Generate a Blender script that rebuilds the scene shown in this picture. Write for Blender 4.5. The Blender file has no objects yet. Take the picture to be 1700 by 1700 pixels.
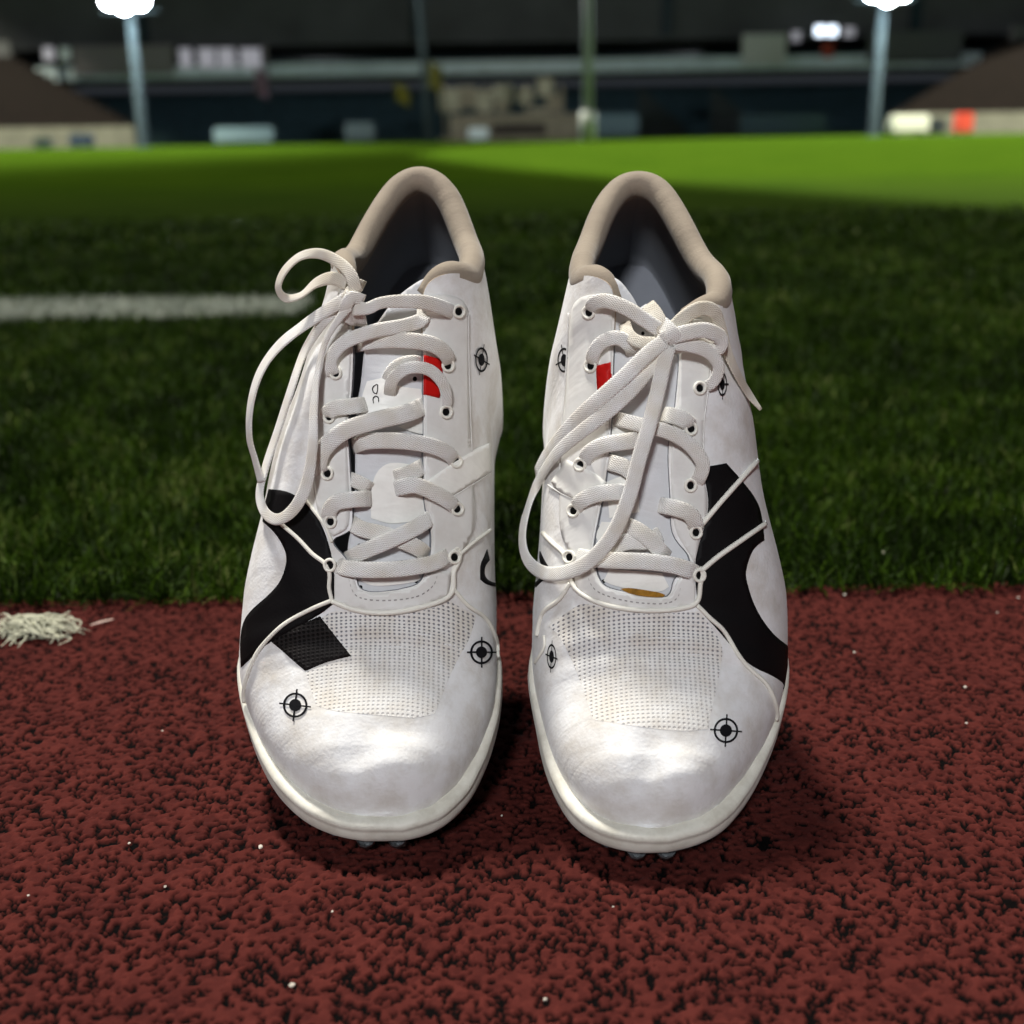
import bpy, bmesh, math, random
import numpy as np
from mathutils import Vector, Matrix
from mathutils.bvhtree import BVHTree
from mathutils.geometry import delaunay_2d_cdt
random.seed(7); RNG = np.random.default_rng(11)

# ------------------------------------------------------------------ camera, world, lamps, exposure
SC = bpy.context.scene
F = 2000.0; PITCH = math.radians(17.3); ROLL = math.radians(0.9); CH = 0.272     # focal length in photo pixels, pitch, roll, eye height
cp, sp = math.cos(PITCH), math.sin(PITCH)
FW = np.array([0, cp, -sp]); _up = np.array([0, sp, cp]); _rt = np.array([1.0, 0, 0])
RT = _rt*math.cos(ROLL) - _up*math.sin(ROLL); UP = _rt*math.sin(ROLL) + _up*math.cos(ROLL)
CAM = np.array([0.0, 0.0, CH])
cd = bpy.data.cameras.new('camera'); cam = bpy.data.objects.new('camera', cd); SC.collection.objects.link(cam); SC.camera = cam
cam.matrix_world = Matrix(((RT[0], UP[0], -FW[0], 0), (RT[1], UP[1], -FW[1], 0), (RT[2], UP[2], -FW[2], CH), (0, 0, 0, 1)))
cd.sensor_width = 36; cd.lens = 36*F/1700; cd.clip_start = 0.02; cd.clip_end = 2000
cd.dof.use_dof = True; cd.dof.focus_distance = 0.495; cd.dof.aperture_fstop = 42.35/5.4

W = bpy.data.worlds.new('World'); SC.world = W; W.use_nodes = True
bg = W.node_tree.nodes['Background']; bg.inputs[0].default_value = (0.55, 0.62, 0.75, 1); bg.inputs[1].default_value = 0.045

def lamp(name, kind, loc, target, energy, color, **k):
    l = bpy.data.lights.new(name, kind); l.energy = energy; l.color = color
    for a, b in k.items(): setattr(l, a, b)
    o = bpy.data.objects.new(name, l); SC.collection.objects.link(o); o.location = loc
    o.rotation_euler = (Vector(target)-Vector(loc)).to_track_quat('-Z', 'Y').to_euler(); return o
# the stadium lights outside the frame, high over the track end, and an added front fill
lamp('overhead_floodlight', 'SUN', (-1.1, 2.0, 4.8), (0, .45, 0), 5.0, (1.0, 0.955, 0.87), angle=math.radians(7))
lamp('front_fill_lamp', 'POINT', (-1.1, -5.4, 4.4), (0, 0, 0), 1380, (0.95, 0.97, 1.0), shadow_soft_size=.55)  # added fill from behind the camera to brighten the shoes, no lamp seen there
lamp('field_floodlight_right', 'SPOT', (78.2, 28, 120), (78.2, 28, 0), 5.2e6, (1.0, 1.0, 0.80), spot_size=2*math.atan(80/120), spot_blend=0.004, shadow_soft_size=0.3)
lamp('field_floodlight_left', 'SPOT', (-84, 36, 120), (-84, 36, 0), 4.6e6, (1.0, 1.0, 0.80), spot_size=2*math.atan(85/120), spot_blend=0.16, shadow_soft_size=1.0)
SC.view_settings.view_transform = 'Standard'; SC.view_settings.look = 'None'; SC.view_settings.exposure = 0; SC.view_settings.gamma = 1
SC.render.engine = 'CYCLES'

# ------------------------------------------------------------------ helpers
def ray(px, py):
    d = FW*F + RT*(px-850) + UP*(850-py); return d/np.linalg.norm(d)
def on_ground(px, py, z=0.0):
    d = ray(px, py); return CAM + d*((z-CH)/d[2])
def at(px, py, Y):
    d = ray(px, py); return CAM + d*(Y/d[1])
def proj(p):
    d = np.asarray(p)-CAM; z = d@FW; return 850+F*(d@RT)/z, 850-F*(d@UP)/z
col = SC.collection
def link(name, me, mats, parent=None, loc=None):
    o = bpy.data.objects.new(name, me); col.objects.link(o)
    for m in (mats if isinstance(mats, (list, tuple)) else [mats]): me.materials.append(m)
    if parent is not None: o.parent = parent
    if loc is not None: o.location = loc
    return o
def tag(o, label=None, cat=None, group=None, kind=None):
    for k, v in (('label', label), ('category', cat), ('group', group), ('kind', kind)):
        if v: o[k] = v
    return o
def empty(name, loc): 
    o = bpy.data.objects.new(name, None); col.objects.link(o); o.location = loc; o.empty_display_size = .05; return o
def meshdata(name, V, Fc, smooth=True, uv=None):
    me = bpy.data.meshes.new(name); me.from_pydata([tuple(map(float, v)) for v in V], [], [tuple(map(int, f)) for f in Fc])
    if smooth: me.polygons.foreach_set('use_smooth', [True]*len(me.polygons))
    if uv is not None:
        l = me.uv_layers.new(name='UVMap'); li = np.zeros(len(me.loops), int); me.loops.foreach_get('vertex_index', li)
        l.data.foreach_set('uv', np.asarray(uv, float)[li].ravel())
    me.update(); return me
def fastmesh(name, V, Fc, smooth=False):
    me = bpy.data.meshes.new(name); n = len(Fc); k = Fc.shape[1]
    me.vertices.add(len(V)); me.vertices.foreach_set('co', V.astype(np.float32).ravel())
    me.loops.add(n*k); me.loops.foreach_set('vertex_index', Fc.astype(np.int32).ravel())
    me.polygons.add(n); me.polygons.foreach_set('loop_start', np.arange(0, n*k, k, dtype=np.int32)); 
    if smooth: me.polygons.foreach_set('use_smooth', np.ones(n, bool))
    me.update(calc_edges=True); return me

class NT:
    def __init__(s, name):
        s.m = bpy.data.materials.new(name); s.m.use_nodes = True; s.t = s.m.node_tree; s.n = s.t.nodes; s.b = s.n['Principled BSDF']
    def new(s, t, **k):
        n = s.n.new(t)
        for a, b in k.items():
            if a.startswith('i_'): n.inputs[int(a[2:]) if a[2:].isdigit() else a[2:].replace('_', ' ')].default_value = b
            else: setattr(n, a, b)
        return n
    def l(s, a, b): s.t.links.new(a, b)
def ramp(nt, stops):
    r = nt.new('ShaderNodeValToRGB'); e = r.color_ramp.elements
    while len(e) < len(stops): e.new(.5)
    for q, (p, c) in zip(e, stops): q.position = p; q.color = (*c, 1) if len(c) == 3 else c
    return r
def simple(name, c, rough=.6, var=.12, scale=40, bump=0, bscale=400, coat=0, emit=None, estr=0, spec=.12, sheen=0):
    nt = NT(name); nt.b.inputs['Roughness'].default_value = rough; nt.b.inputs['Specular IOR Level'].default_value = spec
    if sheen: nt.b.inputs['Sheen Weight'].default_value = sheen
    tc = nt.new('ShaderNodeTexCoord'); no = nt.new('ShaderNodeTexNoise', i_Scale=scale, i_Detail=6.0); nt.l(tc.outputs['Object'], no.inputs['Vector'])
    r = ramp(nt, [(.3, tuple(x*(1-var) for x in c)), (.7, tuple(min(1, x*(1+var)) for x in c))]); nt.l(no.outputs['Fac'], r.inputs['Fac']); nt.l(r.outputs[0], nt.b.inputs['Base Color'])
    if coat: nt.b.inputs['Coat Weight'].default_value = coat
    if bump:
        n2 = nt.new('ShaderNodeTexNoise', i_Scale=bscale, i_Detail=3.0); nt.l(tc.outputs['Object'], n2.inputs['Vector'])
        bp = nt.new('ShaderNodeBump', i_Strength=bump, i_Distance=.001); nt.l(n2.outputs['Fac'], bp.inputs['Height']); nt.l(bp.outputs[0], nt.b.inputs['Normal'])
    if emit: nt.b.inputs['Emission Color'].default_value = (*emit, 1); nt.b.inputs['Emission Strength'].default_value = estr
    return nt.m

def fabric(name, c, dirt=(.50, .46, .40), rough=.6, weave=1500, strength=.15, amount=.55, stain=60):
    """matte shoe fabric: faint grime clouds and a fine knit bump, laid out on the mesh UVs (metres)"""
    nt = NT(name); nt.b.inputs['Roughness'].default_value = rough; nt.b.inputs['Sheen Weight'].default_value = .15; nt.b.inputs['Specular IOR Level'].default_value = .35
    tc = nt.new('ShaderNodeTexCoord')
    n1 = nt.new('ShaderNodeTexNoise', i_Scale=float(stain), i_Detail=8.0, i_Roughness=.65); nt.l(tc.outputs['Object'], n1.inputs['Vector'])
    r = ramp(nt, [(.42, (0, 0, 0)), (.78, (amount,)*3)]); nt.l(n1.outputs['Fac'], r.inputs['Fac'])
    mx = nt.new('ShaderNodeMix', data_type='RGBA'); mx.inputs[6].default_value = (*c, 1); mx.inputs[7].default_value = (*dirt, 1)
    nt.l(r.outputs[0], mx.inputs[0]); nt.l(mx.outputs[2], nt.b.inputs['Base Color'])
    w = nt.new('ShaderNodeTexNoise', i_Scale=float(weave), i_Detail=2.0); nt.l(tc.outputs['Object'], w.inputs['Vector'])
    mpc = nt.new('ShaderNodeMapping'); mpc.inputs['Scale'].default_value = (1, 2.6, 1); mpc.inputs['Rotation'].default_value = (0, 0, .25); nt.l(tc.outputs['UV'], mpc.inputs[0])
    n2 = nt.new('ShaderNodeTexNoise', i_Scale=34.0, i_Detail=3.0, i_Distortion=.4); nt.l(mpc.outputs[0], n2.inputs['Vector'])
    b1 = nt.new('ShaderNodeBump', i_Strength=.28, i_Distance=.003); nt.l(n2.outputs['Fac'], b1.inputs['Height'])
    b2 = nt.new('ShaderNodeBump', i_Strength=strength, i_Distance=.0004); nt.l(w.outputs['Fac'], b2.inputs['Height']); nt.l(b1.outputs[0], b2.inputs['Normal'])
    nt.l(b2.outputs[0], nt.b.inputs['Normal']); return nt.m

def mesh_fabric(name, c, hole, pitch=.00195, size=.30, rough=.6):
    """open weave: a square grid of small dark holes between rounded threads"""
    nt = NT(name); nt.b.inputs['Roughness'].default_value = rough; nt.b.inputs['Specular IOR Level'].default_value = .12
    tc = nt.new('ShaderNodeTexCoord'); sx = nt.new('ShaderNodeSeparateXYZ')
    nz = nt.new('ShaderNodeTexNoise', i_Scale=120.0); nt.l(tc.outputs['UV'], nz.inputs['Vector'])
    ma = nt.new('ShaderNodeVectorMath', operation='MULTIPLY_ADD'); nt.l(nz.outputs['Color'], ma.inputs[0]); ma.inputs[1].default_value = (.0006,)*3; nt.l(tc.outputs['UV'], ma.inputs[2])
    nt.l(ma.outputs[0], sx.inputs[0])
    def cell(o):
        m = nt.new('ShaderNodeMath', operation='MULTIPLY'); nt.l(o, m.inputs[0]); m.inputs[1].default_value = 1/pitch
        f = nt.new('ShaderNodeMath', operation='FRACT'); nt.l(m.outputs[0], f.inputs[0])
        s = nt.new('ShaderNodeMath', operation='SUBTRACT'); nt.l(f.outputs[0], s.inputs[0]); s.inputs[1].default_value = .5
        a = nt.new('ShaderNodeMath', operation='ABSOLUTE'); nt.l(s.outputs[0], a.inputs[0]); return a.outputs[0]
    a, b = cell(sx.outputs[0]), cell(sx.outputs[1])
    p = nt.new('ShaderNodeCombineXYZ'); nt.l(a, p.inputs[0]); nt.l(b, p.inputs[1])
    ln = nt.new('ShaderNodeVectorMath', operation='LENGTH'); nt.l(p.outputs[0], ln.inputs[0])
    mr = nt.new('ShaderNodeMapRange', interpolation_type='SMOOTHSTEP'); mr.inputs[1].default_value = size-.10; mr.inputs[2].default_value = size+.12; nt.l(ln.outputs['Value'], mr.inputs[0])
    fd = nt.new('ShaderNodeMapRange'); fd.inputs[1].default_value = .048; fd.inputs[2].default_value = .080; fd.inputs[3].default_value = .72; fd.inputs[4].default_value = 0; nt.l(sx.outputs[1], fd.inputs[0])
    ad = nt.new('ShaderNodeMath', operation='ADD', use_clamp=True); nt.l(mr.outputs[0], ad.inputs[0]); nt.l(fd.outputs[0], ad.inputs[1])
    mx = nt.new('ShaderNodeMix', data_type='RGBA'); mx.inputs[6].default_value = (*hole, 1); mx.inputs[7].default_value = (*c, 1)
    nt.l(ad.outputs[0], mx.inputs[0])
    n1 = nt.new('ShaderNodeTexNoise', i_Scale=70.0, i_Detail=7.0, i_Roughness=.6); nt.l(tc.outputs['Object'], n1.inputs['Vector'])
    r = ramp(nt, [(.4, (1, 1, 1)), (.75, (.80, .74, .66))]); nt.l(n1.outputs['Fac'], r.inputs['Fac'])
    mu = nt.new('ShaderNodeMix', data_type='RGBA', blend_type='MULTIPLY'); mu.inputs[0].default_value = 1; nt.l(mx.outputs[2], mu.inputs[6]); nt.l(r.outputs[0], mu.inputs[7])
    nt.l(mu.outputs[2], nt.b.inputs['Base Color'])
    bp = nt.new('ShaderNodeBump', i_Strength=.7, i_Distance=.0006); nt.l(mr.outputs[0], bp.inputs['Height']); nt.l(bp.outputs[0], nt.b.inputs['Normal'])
    return nt.m

def lace_mat(name, c):
    nt = NT(name); nt.b.inputs['Roughness'].default_value = .75; nt.b.inputs['Sheen Weight'].default_value = .2; nt.b.inputs['Specular IOR Level'].default_value = .25
    tc = nt.new('ShaderNodeTexCoord'); mp = nt.new('ShaderNodeMapping'); mp.inputs['Scale'].default_value = (2100, 1200, 1); nt.l(tc.outputs['UV'], mp.inputs[0])
    w1 = nt.new('ShaderNodeTexWave', bands_direction='DIAGONAL', i_Scale=.35, i_Distortion=1.2); nt.l(mp.outputs[0], w1.inputs[0])
    mp2 = nt.new('ShaderNodeMapping'); mp2.inputs['Scale'].default_value = (2100, -1200, 1); nt.l(tc.outputs['UV'], mp2.inputs[0])
    w2 = nt.new('ShaderNodeTexWave', bands_direction='DIAGONAL', i_Scale=.35, i_Distortion=1.2); nt.l(mp2.outputs[0], w2.inputs[0])
    mx = nt.new('ShaderNodeMath', operation='MAXIMUM'); nt.l(w1.outputs['Fac'], mx.inputs[0]); nt.l(w2.outputs['Fac'], mx.inputs[1])
    bp = nt.new('ShaderNodeBump', i_Strength=.9, i_Distance=.0004); nt.l(mx.outputs[0], bp.inputs['Height']); nt.l(bp.outputs[0], nt.b.inputs['Normal'])
    n1 = nt.new('ShaderNodeTexNoise', i_Scale=90.0, i_Detail=5.0); nt.l(tc.outputs['Object'], n1.inputs['Vector'])
    r = ramp(nt, [(.35, c), (.8, tuple(x*y for x, y in zip(c, (.84, .78, .68))))]); nt.l(n1.outputs['Fac'], r.inputs['Fac'])
    r2 = ramp(nt, [(0., (.82, .82, .82)), (.5, (1, 1, 1))]); nt.l(mx.outputs[0], r2.inputs['Fac'])
    mu = nt.new('ShaderNodeMix', data_type='RGBA', blend_type='MULTIPLY'); mu.inputs[0].default_value = 1; nt.l(r.outputs[0], mu.inputs[6]); nt.l(r2.outputs[0], mu.inputs[7])
    nt.l(mu.outputs[2], nt.b.inputs['Base Color']); return nt.m

# ------------------------------------------------------------------ ground: rubber track
def vnoise(x, y, seed):
    r = np.random.default_rng(seed); T = r.random((256, 256)); xi = np.floor(x).astype(int); yi = np.floor(y).astype(int); fx = x-xi; fy = y-yi
    fx = fx*fx*(3-2*fx); fy = fy*fy*(3-2*fy); a = T[xi & 255, yi & 255]; b = T[(xi+1) & 255, yi & 255]; c = T[xi & 255, (yi+1) & 255]; d = T[(xi+1) & 255, (yi+1) & 255]
    return (a*(1-fx)+b*fx)*(1-fy)+(c*(1-fx)+d*fx)*fy
def voro(x, y, seed):
    r = np.random.default_rng(seed); JX = r.random((256, 256)); JY = r.random((256, 256)); HH = r.random((256, 256))
    xi = np.floor(x).astype(int); yi = np.floor(y).astype(int); f1 = np.full(x.shape, 9.); f2 = np.full(x.shape, 9.); h = np.zeros(x.shape)
    for i in (-1, 0, 1):
        for j in (-1, 0, 1):
            a = (xi+i) & 255; b = (yi+j) & 255; d = np.hypot(xi+i+JX[a, b]-x, yi+j+JY[a, b]-y)
            nearer = d < f1; f2 = np.where(nearer, f1, np.minimum(f2, d)); h = np.where(nearer, HH[a, b], h); f1 = np.where(nearer, d, f1)
    return f1, f2, h
EL = on_ground(0, 1008); ER = on_ground(1700, 976)       # the seam between the track and the turf
def edge_y(x): return EL[1] + (ER[1]-EL[1])*(x-EL[0])/(ER[0]-EL[0])

nt = NT('track_rubber'); nt.b.inputs['Roughness'].default_value = .9; nt.b.inputs['Specular IOR Level'].default_value = .05
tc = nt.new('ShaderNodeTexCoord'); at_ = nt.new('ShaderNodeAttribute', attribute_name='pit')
n1 = nt.new('ShaderNodeTexNoise', i_Scale=28.0, i_Detail=8.0, i_Roughness=.7); nt.l(tc.outputs['Object'], n1.inputs['Vector'])
r1 = ramp(nt, [(.25, (.044, .0092, .0078)), (.75, (.084, .0178, .0140))]); tn_ = nt.new('ShaderNodeAttribute', attribute_name='tone'); am = nt.new('ShaderNodeMath', operation='MULTIPLY_ADD'); nt.l(tn_.outputs['Fac'], am.inputs[0]); am.inputs[1].default_value = .35; nt.l(n1.outputs['Fac'], am.inputs[2])
sb_ = nt.new('ShaderNodeMath', operation='SUBTRACT'); nt.l(am.outputs[0], sb_.inputs[0]); sb_.inputs[1].default_value = .17; nt.l(sb_.outputs[0], r1.inputs['Fac'])
mx = nt.new('ShaderNodeMix', data_type='RGBA'); mx.inputs[7].default_value = (.002, .0015, .0015, 1); nt.l(r1.outputs[0], mx.inputs[6]); nt.l(at_.outputs['Fac'], mx.inputs[0]); nt.l(mx.outputs[2], nt.b.inputs['Base Color'])  # near-black in the pits: hole shade put into the base colour with black rubber
n3 = nt.new('ShaderNodeTexNoise', i_Scale=1400.0, i_Detail=3.0); nt.l(tc.outputs['Object'], n3.inputs['Vector'])
bp = nt.new('ShaderNodeBump', i_Strength=.5, i_Distance=.0006); nt.l(n3.outputs['Fac'], bp.inputs['Height']); nt.l(bp.outputs[0], nt.b.inputs['Normal'])
TRACK = nt.m
# near sheet: real granules and pits
st = .00068; gx = np.arange(-.50, .50, st); gy = np.arange(.20, .80, st); X, Y = np.meshgrid(gx, gy, indexing='ij')
wx = X + .0012*(vnoise(X*500, Y*500, 5)-.5); wy = Y + .0012*(vnoise(X*500, Y*500, 6)-.5)
f1, f2, hh = voro(wx/.0027, wy/.0027, 1)
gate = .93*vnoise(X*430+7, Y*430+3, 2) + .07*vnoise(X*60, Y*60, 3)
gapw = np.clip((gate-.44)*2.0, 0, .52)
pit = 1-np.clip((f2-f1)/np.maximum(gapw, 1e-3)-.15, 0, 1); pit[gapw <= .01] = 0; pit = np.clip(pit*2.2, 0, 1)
Z = .0005*(hh-.5) - .0016*pit + .00025*(1-np.clip(f1*1.5, 0, 1)) - .0008 + .0004*(vnoise(X*40, Y*40, 9)-.5)
V = np.stack([X, Y, Z], -1).reshape(-1, 3); ny = len(gy); nx = len(gx)
a = (np.arange(nx-1)[:, None]*ny + np.arange(ny-1)[None]).ravel(); Fq = np.stack([a, a+ny, a+ny+1, a+1], 1)
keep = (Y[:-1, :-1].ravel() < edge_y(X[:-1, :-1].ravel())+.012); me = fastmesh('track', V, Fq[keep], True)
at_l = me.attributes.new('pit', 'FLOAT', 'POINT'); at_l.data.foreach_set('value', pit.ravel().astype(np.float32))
at_l = me.attributes.new('tone', 'FLOAT', 'POINT'); at_l.data.foreach_set('value', hh.ravel().astype(np.float32))
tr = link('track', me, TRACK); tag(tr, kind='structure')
# rest of the track around it (same rubber, granules from the shader)
nt = NT('track_rubber_far'); nt.b.inputs['Roughness'].default_value = .82
tc = nt.new('ShaderNodeTexCoord'); vo = nt.new('ShaderNodeTexVoronoi', feature='DISTANCE_TO_EDGE', i_Scale=280.0); nt.l(tc.outputs['Object'], vo.inputs['Vector'])
r = ramp(nt, [(.03, (.01, .006, .006)), (.16, (.175, .038, .031))]); nt.l(vo.outputs['Distance'], r.inputs['Fac']); nt.l(r.outputs[0], nt.b.inputs['Base Color'])  # granule gaps carry the same near-black pit shade in the colour
bp = nt.new('ShaderNodeBump', i_Strength=.8, i_Distance=.002); nt.l(vo.outputs['Distance'], bp.inputs['Height']); nt.l(bp.outputs[0], nt.b.inputs['Normal'])
def quad(name, pts, m, kind=None):
    o = link(name, meshdata(name, pts, [tuple(range(len(pts)))], False), m); tag(o, kind=kind); return o
tv = []; tf = []
for x0, y0, x1, y1 in ((-40, -6, 40, .2), (-40, .2, -.5, None), (.499, .2, 40, None)):
    b = len(tv); z = -.0025
    tv += [(x0, y0, z), (x1, y0, z), (x1, y1 if y1 else edge_y(x1)+.004, z), (x0, y1 if y1 else edge_y(x0)+.004, z)]; tf.append((b, b+1, b+2, b+3))
o = link('track_surround', meshdata('track_surround', tv, tf, False), nt.m); tag(o, kind='structure')

# ------------------------------------------------------------------ turf field
nt = NT('turf_ground'); nt.b.inputs['Roughness'].default_value = 1; nt.b.inputs['Specular IOR Level'].default_value = 0
tc = nt.new('ShaderNodeTexCoord'); sx = nt.new('ShaderNodeSeparateXYZ'); nt.l(tc.outputs['Object'], sx.inputs[0])
n1 = nt.new('ShaderNodeTexNoise', i_Scale=1.1, i_Detail=10.0, i_Roughness=.75); nt.l(tc.outputs['Object'], n1.inputs['Vector'])
r1 = ramp(nt, [(.30, (.011, .026, .0018)), (.70, (.024, .044, .0032))]); nt.l(n1.outputs['Fac'], r1.inputs['Fac'])
mr = nt.new('ShaderNodeMapRange'); mr.inputs[1].default_value = 2.4; mr.inputs[2].default_value = 9.0; nt.l(sx.outputs[1], mr.inputs[0])
mx = nt.new('ShaderNodeMix', data_type='RGBA'); mx.inputs[6].default_value = (.008, .012, .004, 1); nt.l(mr.outputs[0], mx.inputs[0]); nt.l(r1.outputs[0], mx.inputs[7]); nt.l(mx.outputs[2], nt.b.inputs['Base Color'])
n3 = nt.new('ShaderNodeTexNoise', i_Scale=60.0, i_Detail=4.0); nt.l(tc.outputs['Object'], n3.inputs['Vector'])
bp = nt.new('ShaderNodeBump', i_Strength=.6, i_Distance=.02); nt.l(n3.outputs['Fac'], bp.inputs['Height']); nt.l(bp.outputs[0], nt.b.inputs['Normal'])
quad('turf_field', [(-160, edge_y(-160), -.003), (160, edge_y(160), -.003), (160, 260, -.003), (-160, 260, -.003)], nt.m, 'structure')

def blade_mat(name, stops, rough=.55):
    nt = NT(name); nt.b.inputs['Roughness'].default_value = rough; nt.b.inputs['Specular IOR Level'].default_value = .06
    a = nt.new('ShaderNodeAttribute', attribute_name='tint'); r = ramp(nt, stops); nt.l(a.outputs['Fac'], r.inputs['Fac']); nt.l(r.outputs[0], nt.b.inputs['Base Color'])
    return nt.m
GRASS = blade_mat('turf_blade', [(0, (.003, .0065, .0005)), (.45, (.014, .033, .0009)), (.8, (.042, .082, .003)), (1, (.15, .17, .05))])
WHITE = blade_mat('painted_blade', [(0, (.20, .23, .17)), (1, (.58, .60, .52))], .7)
def blades(name, P, hmin, hmax, wmin, wmax, m, leanmax=1.9, kind='stuff', seed=1):
    r = np.random.default_rng(seed); n = len(P); h = r.uniform(hmin, hmax, n); w = r.uniform(wmin, wmax, n)
    az = r.uniform(0, 2*np.pi, n); face = az + r.normal(0, .9, n); lean = r.uniform(.1, leanmax, n); curl = r.uniform(-.4, 1.1, n)
    D = np.stack([np.cos(az), np.sin(az), 0*az], 1); Bd = np.stack([-np.sin(face), np.cos(face), 0*az], 1)
    V = np.zeros((n, 7, 3)); c = P.copy(); ang = lean*.5
    for k, fr in enumerate((0, .36, .36, .28)):
        if k: ang = ang + curl*.45; step = (fr*h)[:, None]; c = c + D*np.sin(ang)[:, None]*step; c[:, 2] += np.cos(ang)*step[:, 0]
        c[:, 2] = np.maximum(c[:, 2], .001)
        if k < 3: hw = (w*(1, .95, .7)[k]/2)[:, None]; V[:, 2*k] = c-Bd*hw; V[:, 2*k+1] = c+Bd*hw
        else: V[:, 6] = c
    base = (np.arange(n)*7)[:, None]; T = np.array([[0, 1, 3], [0, 3, 2], [2, 3, 5], [2, 5, 4], [4, 5, 6]])
    Fc = (base[:, None]+T[None]).reshape(-1, 3)
    me = fastmesh(name, V.reshape(-1, 3), Fc); t = np.clip(r.beta(1.7, 2.6, n)+ .45*(vnoise(P[:, 0]*26+50, P[:, 1]*26, 4)-.5)+.25*(vnoise(P[:, 0]*4+50, P[:, 1]*4, 5)-.5), 0, 1)
    at = me.attributes.new('tint', 'FLOAT', 'POINT'); at.data.foreach_set('value', np.repeat(t, 7).astype(np.float32))
    o = link(name, me, m); tag(o, kind=kind); return o
def scatter(y0, y1, n, k=.50, m=.28, seed=1, clump=0.0):
    r = np.random.default_rng(seed); y = np.sqrt(r.uniform(0, 1, n)*(y1**2-y0**2)+y0**2); x = r.uniform(-1, 1, n)*(k*y+m)
    if clump:
        gxx = np.round(x/clump)*clump; gyy = np.round(y/clump)*clump; x = gxx + r.normal(0, clump*.22, n); y = gyy + r.normal(0, clump*.22, n)
    ok = y > edge_y(x)+.003; return np.stack([x, y, np.zeros(n)-.002], 1)[ok]
La = on_ground(0, 538); Lb = on_ground(510, 528); La2 = on_ground(0, 505); Lb2 = on_ground(510, 501)
def in_line(P, grow=0.0):
    f = (P[:, 0]-La[0])/(Lb[0]-La[0]); f2 = (P[:, 0]-La2[0])/(Lb2[0]-La2[0])
    return (P[:, 1] > La[1]+f*(Lb[1]-La[1])-grow) & (P[:, 1] < La2[1]+f2*(Lb2[1]-La2[1])+grow) & (P[:, 0] < -.34)
zones = [scatter(.66, 1.15, 84000, seed=1, clump=.0045), scatter(1.15, 1.9, 98000, seed=2, clump=.006), scatter(1.9, 3.2, 98000, seed=3), np.vstack([scatter(3.2, 3.7, 12000, seed=4), scatter(3.5, 4.0, 6000, seed=5), scatter(3.8, 4.5, 4000, seed=6)])]
sizes = [(.011, .021, .0009, .0015), (.012, .021, .0011, .0018), (.014, .022, .0018, .003), (.016, .024, .004, .007)]
gp = []
for i, (Pz, sz) in enumerate(zip(zones, sizes)):
    Pz = Pz[~in_line(Pz)]; gp.append(blades('turf_grass', Pz, *sz, GRASS, seed=20+i))
tag(gp[0], 'short dark green artificial grass blades nearest the red track', 'grass')
tag(gp[1], 'dark green artificial turf behind the shoes, softly out of focus', 'grass')
tag(gp[2], 'blurred green turf around and beyond the white line', 'grass')
tag(gp[3], 'smooth blurred green turf further out towards the bright pitch', 'grass')
fr = np.random.default_rng(8); fx_ = fr.uniform(-.6, .6, 1300); P = np.stack([fx_, edge_y(fx_)+fr.uniform(-.004, .004, 1300), np.zeros(1300)-.001], 1)
o = blades('turf_fringe', P, .010, .022, .0009, .0016, GRASS, 1.9, seed=31); tag(o, 'ragged fringe of grass blades falling over the track edge', 'grass')
n = 60000; r = np.random.default_rng(9); P = np.stack([r.uniform(-2.2, -.30, n), r.uniform(1.5, 2.4, n), np.zeros(n)], 1)
P = P[in_line(P)]; o = blades('white_line', P, .014, .022, .0016, .0028, WHITE, seed=40, kind='structure')

# ------------------------------------------------------------------ shoes
M_UP = fabric('white_upper_fabric', (.79, .79, .79), (.50, .45, .38), amount=.85, rough=.62, strength=.45, weave=750)
M_EYE = fabric('grey_white_synthetic', (.76, .755, .73), (.54, .51, .46), rough=.42, weave=900, strength=.05)
M_BAND = fabric('bright_white_band', (.90, .89, .84), (.62, .60, .55), rough=.4, weave=900, strength=.05)
M_TONGUE = fabric('tongue_fabric', (.66, .67, .69), (.52, .50, .48))
M_RIM = fabric('off_white_midsole', (.70, .68, .60), (.42, .38, .30), rough=.5, weave=600, strength=.1, amount=.7, stain=110)
M_CORD = simple('raised_white_cord', (.82, .80, .72), .35, .05)
M_MESH = mesh_fabric('open_white_mesh', (.78, .77, .75), (.22, .23, .26), size=.22)
M_BMESH = mesh_fabric('black_mesh', (.016, .014, .014), (.003, .003, .003))
M_BLACK = simple('black_overlay', (.005, .0045, .005), .6, .2, 60, .1, 900, spec=.12)
M_INK = simple('black_print', (.008, .008, .010), .8, .1, spec=.1)
M_RED = simple('red_label', (.50, .008, .006), .5, .08)
M_HOLE = simple('punched_hole', (.004, .004, .004), .9, .1)
M_STITCH = simple('grey_stitching', (.30, .28, .27), .8, .1)
M_STAIN = simple('brown_glue_stain', (.30, .15, .02), .5, .45, 300)
M_LACE = lace_mat('flat_white_lace', (.95, .945, .92))
M_LACEW = lace_mat('cream_lace', (.84, .80, .71))
M_COLLAR = fabric('tan_collar_padding', (.30, .25, .19), (.22, .18, .14), rough=.85, weave=1100, strength=.4)
M_SPIKE = simple('clear_grey_spike', (.16, .17, .18), .35, .1, spec=.4)
M_PLATE = simple('dark_spike_plate', (.12, .13, .15), .4, .1)
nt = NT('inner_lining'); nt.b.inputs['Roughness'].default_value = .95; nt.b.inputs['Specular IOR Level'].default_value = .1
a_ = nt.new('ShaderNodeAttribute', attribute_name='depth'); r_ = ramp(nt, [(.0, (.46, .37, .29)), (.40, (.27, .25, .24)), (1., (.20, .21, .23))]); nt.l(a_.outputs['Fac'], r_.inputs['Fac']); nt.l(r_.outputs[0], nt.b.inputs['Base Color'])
M_LIN = nt.m
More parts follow.
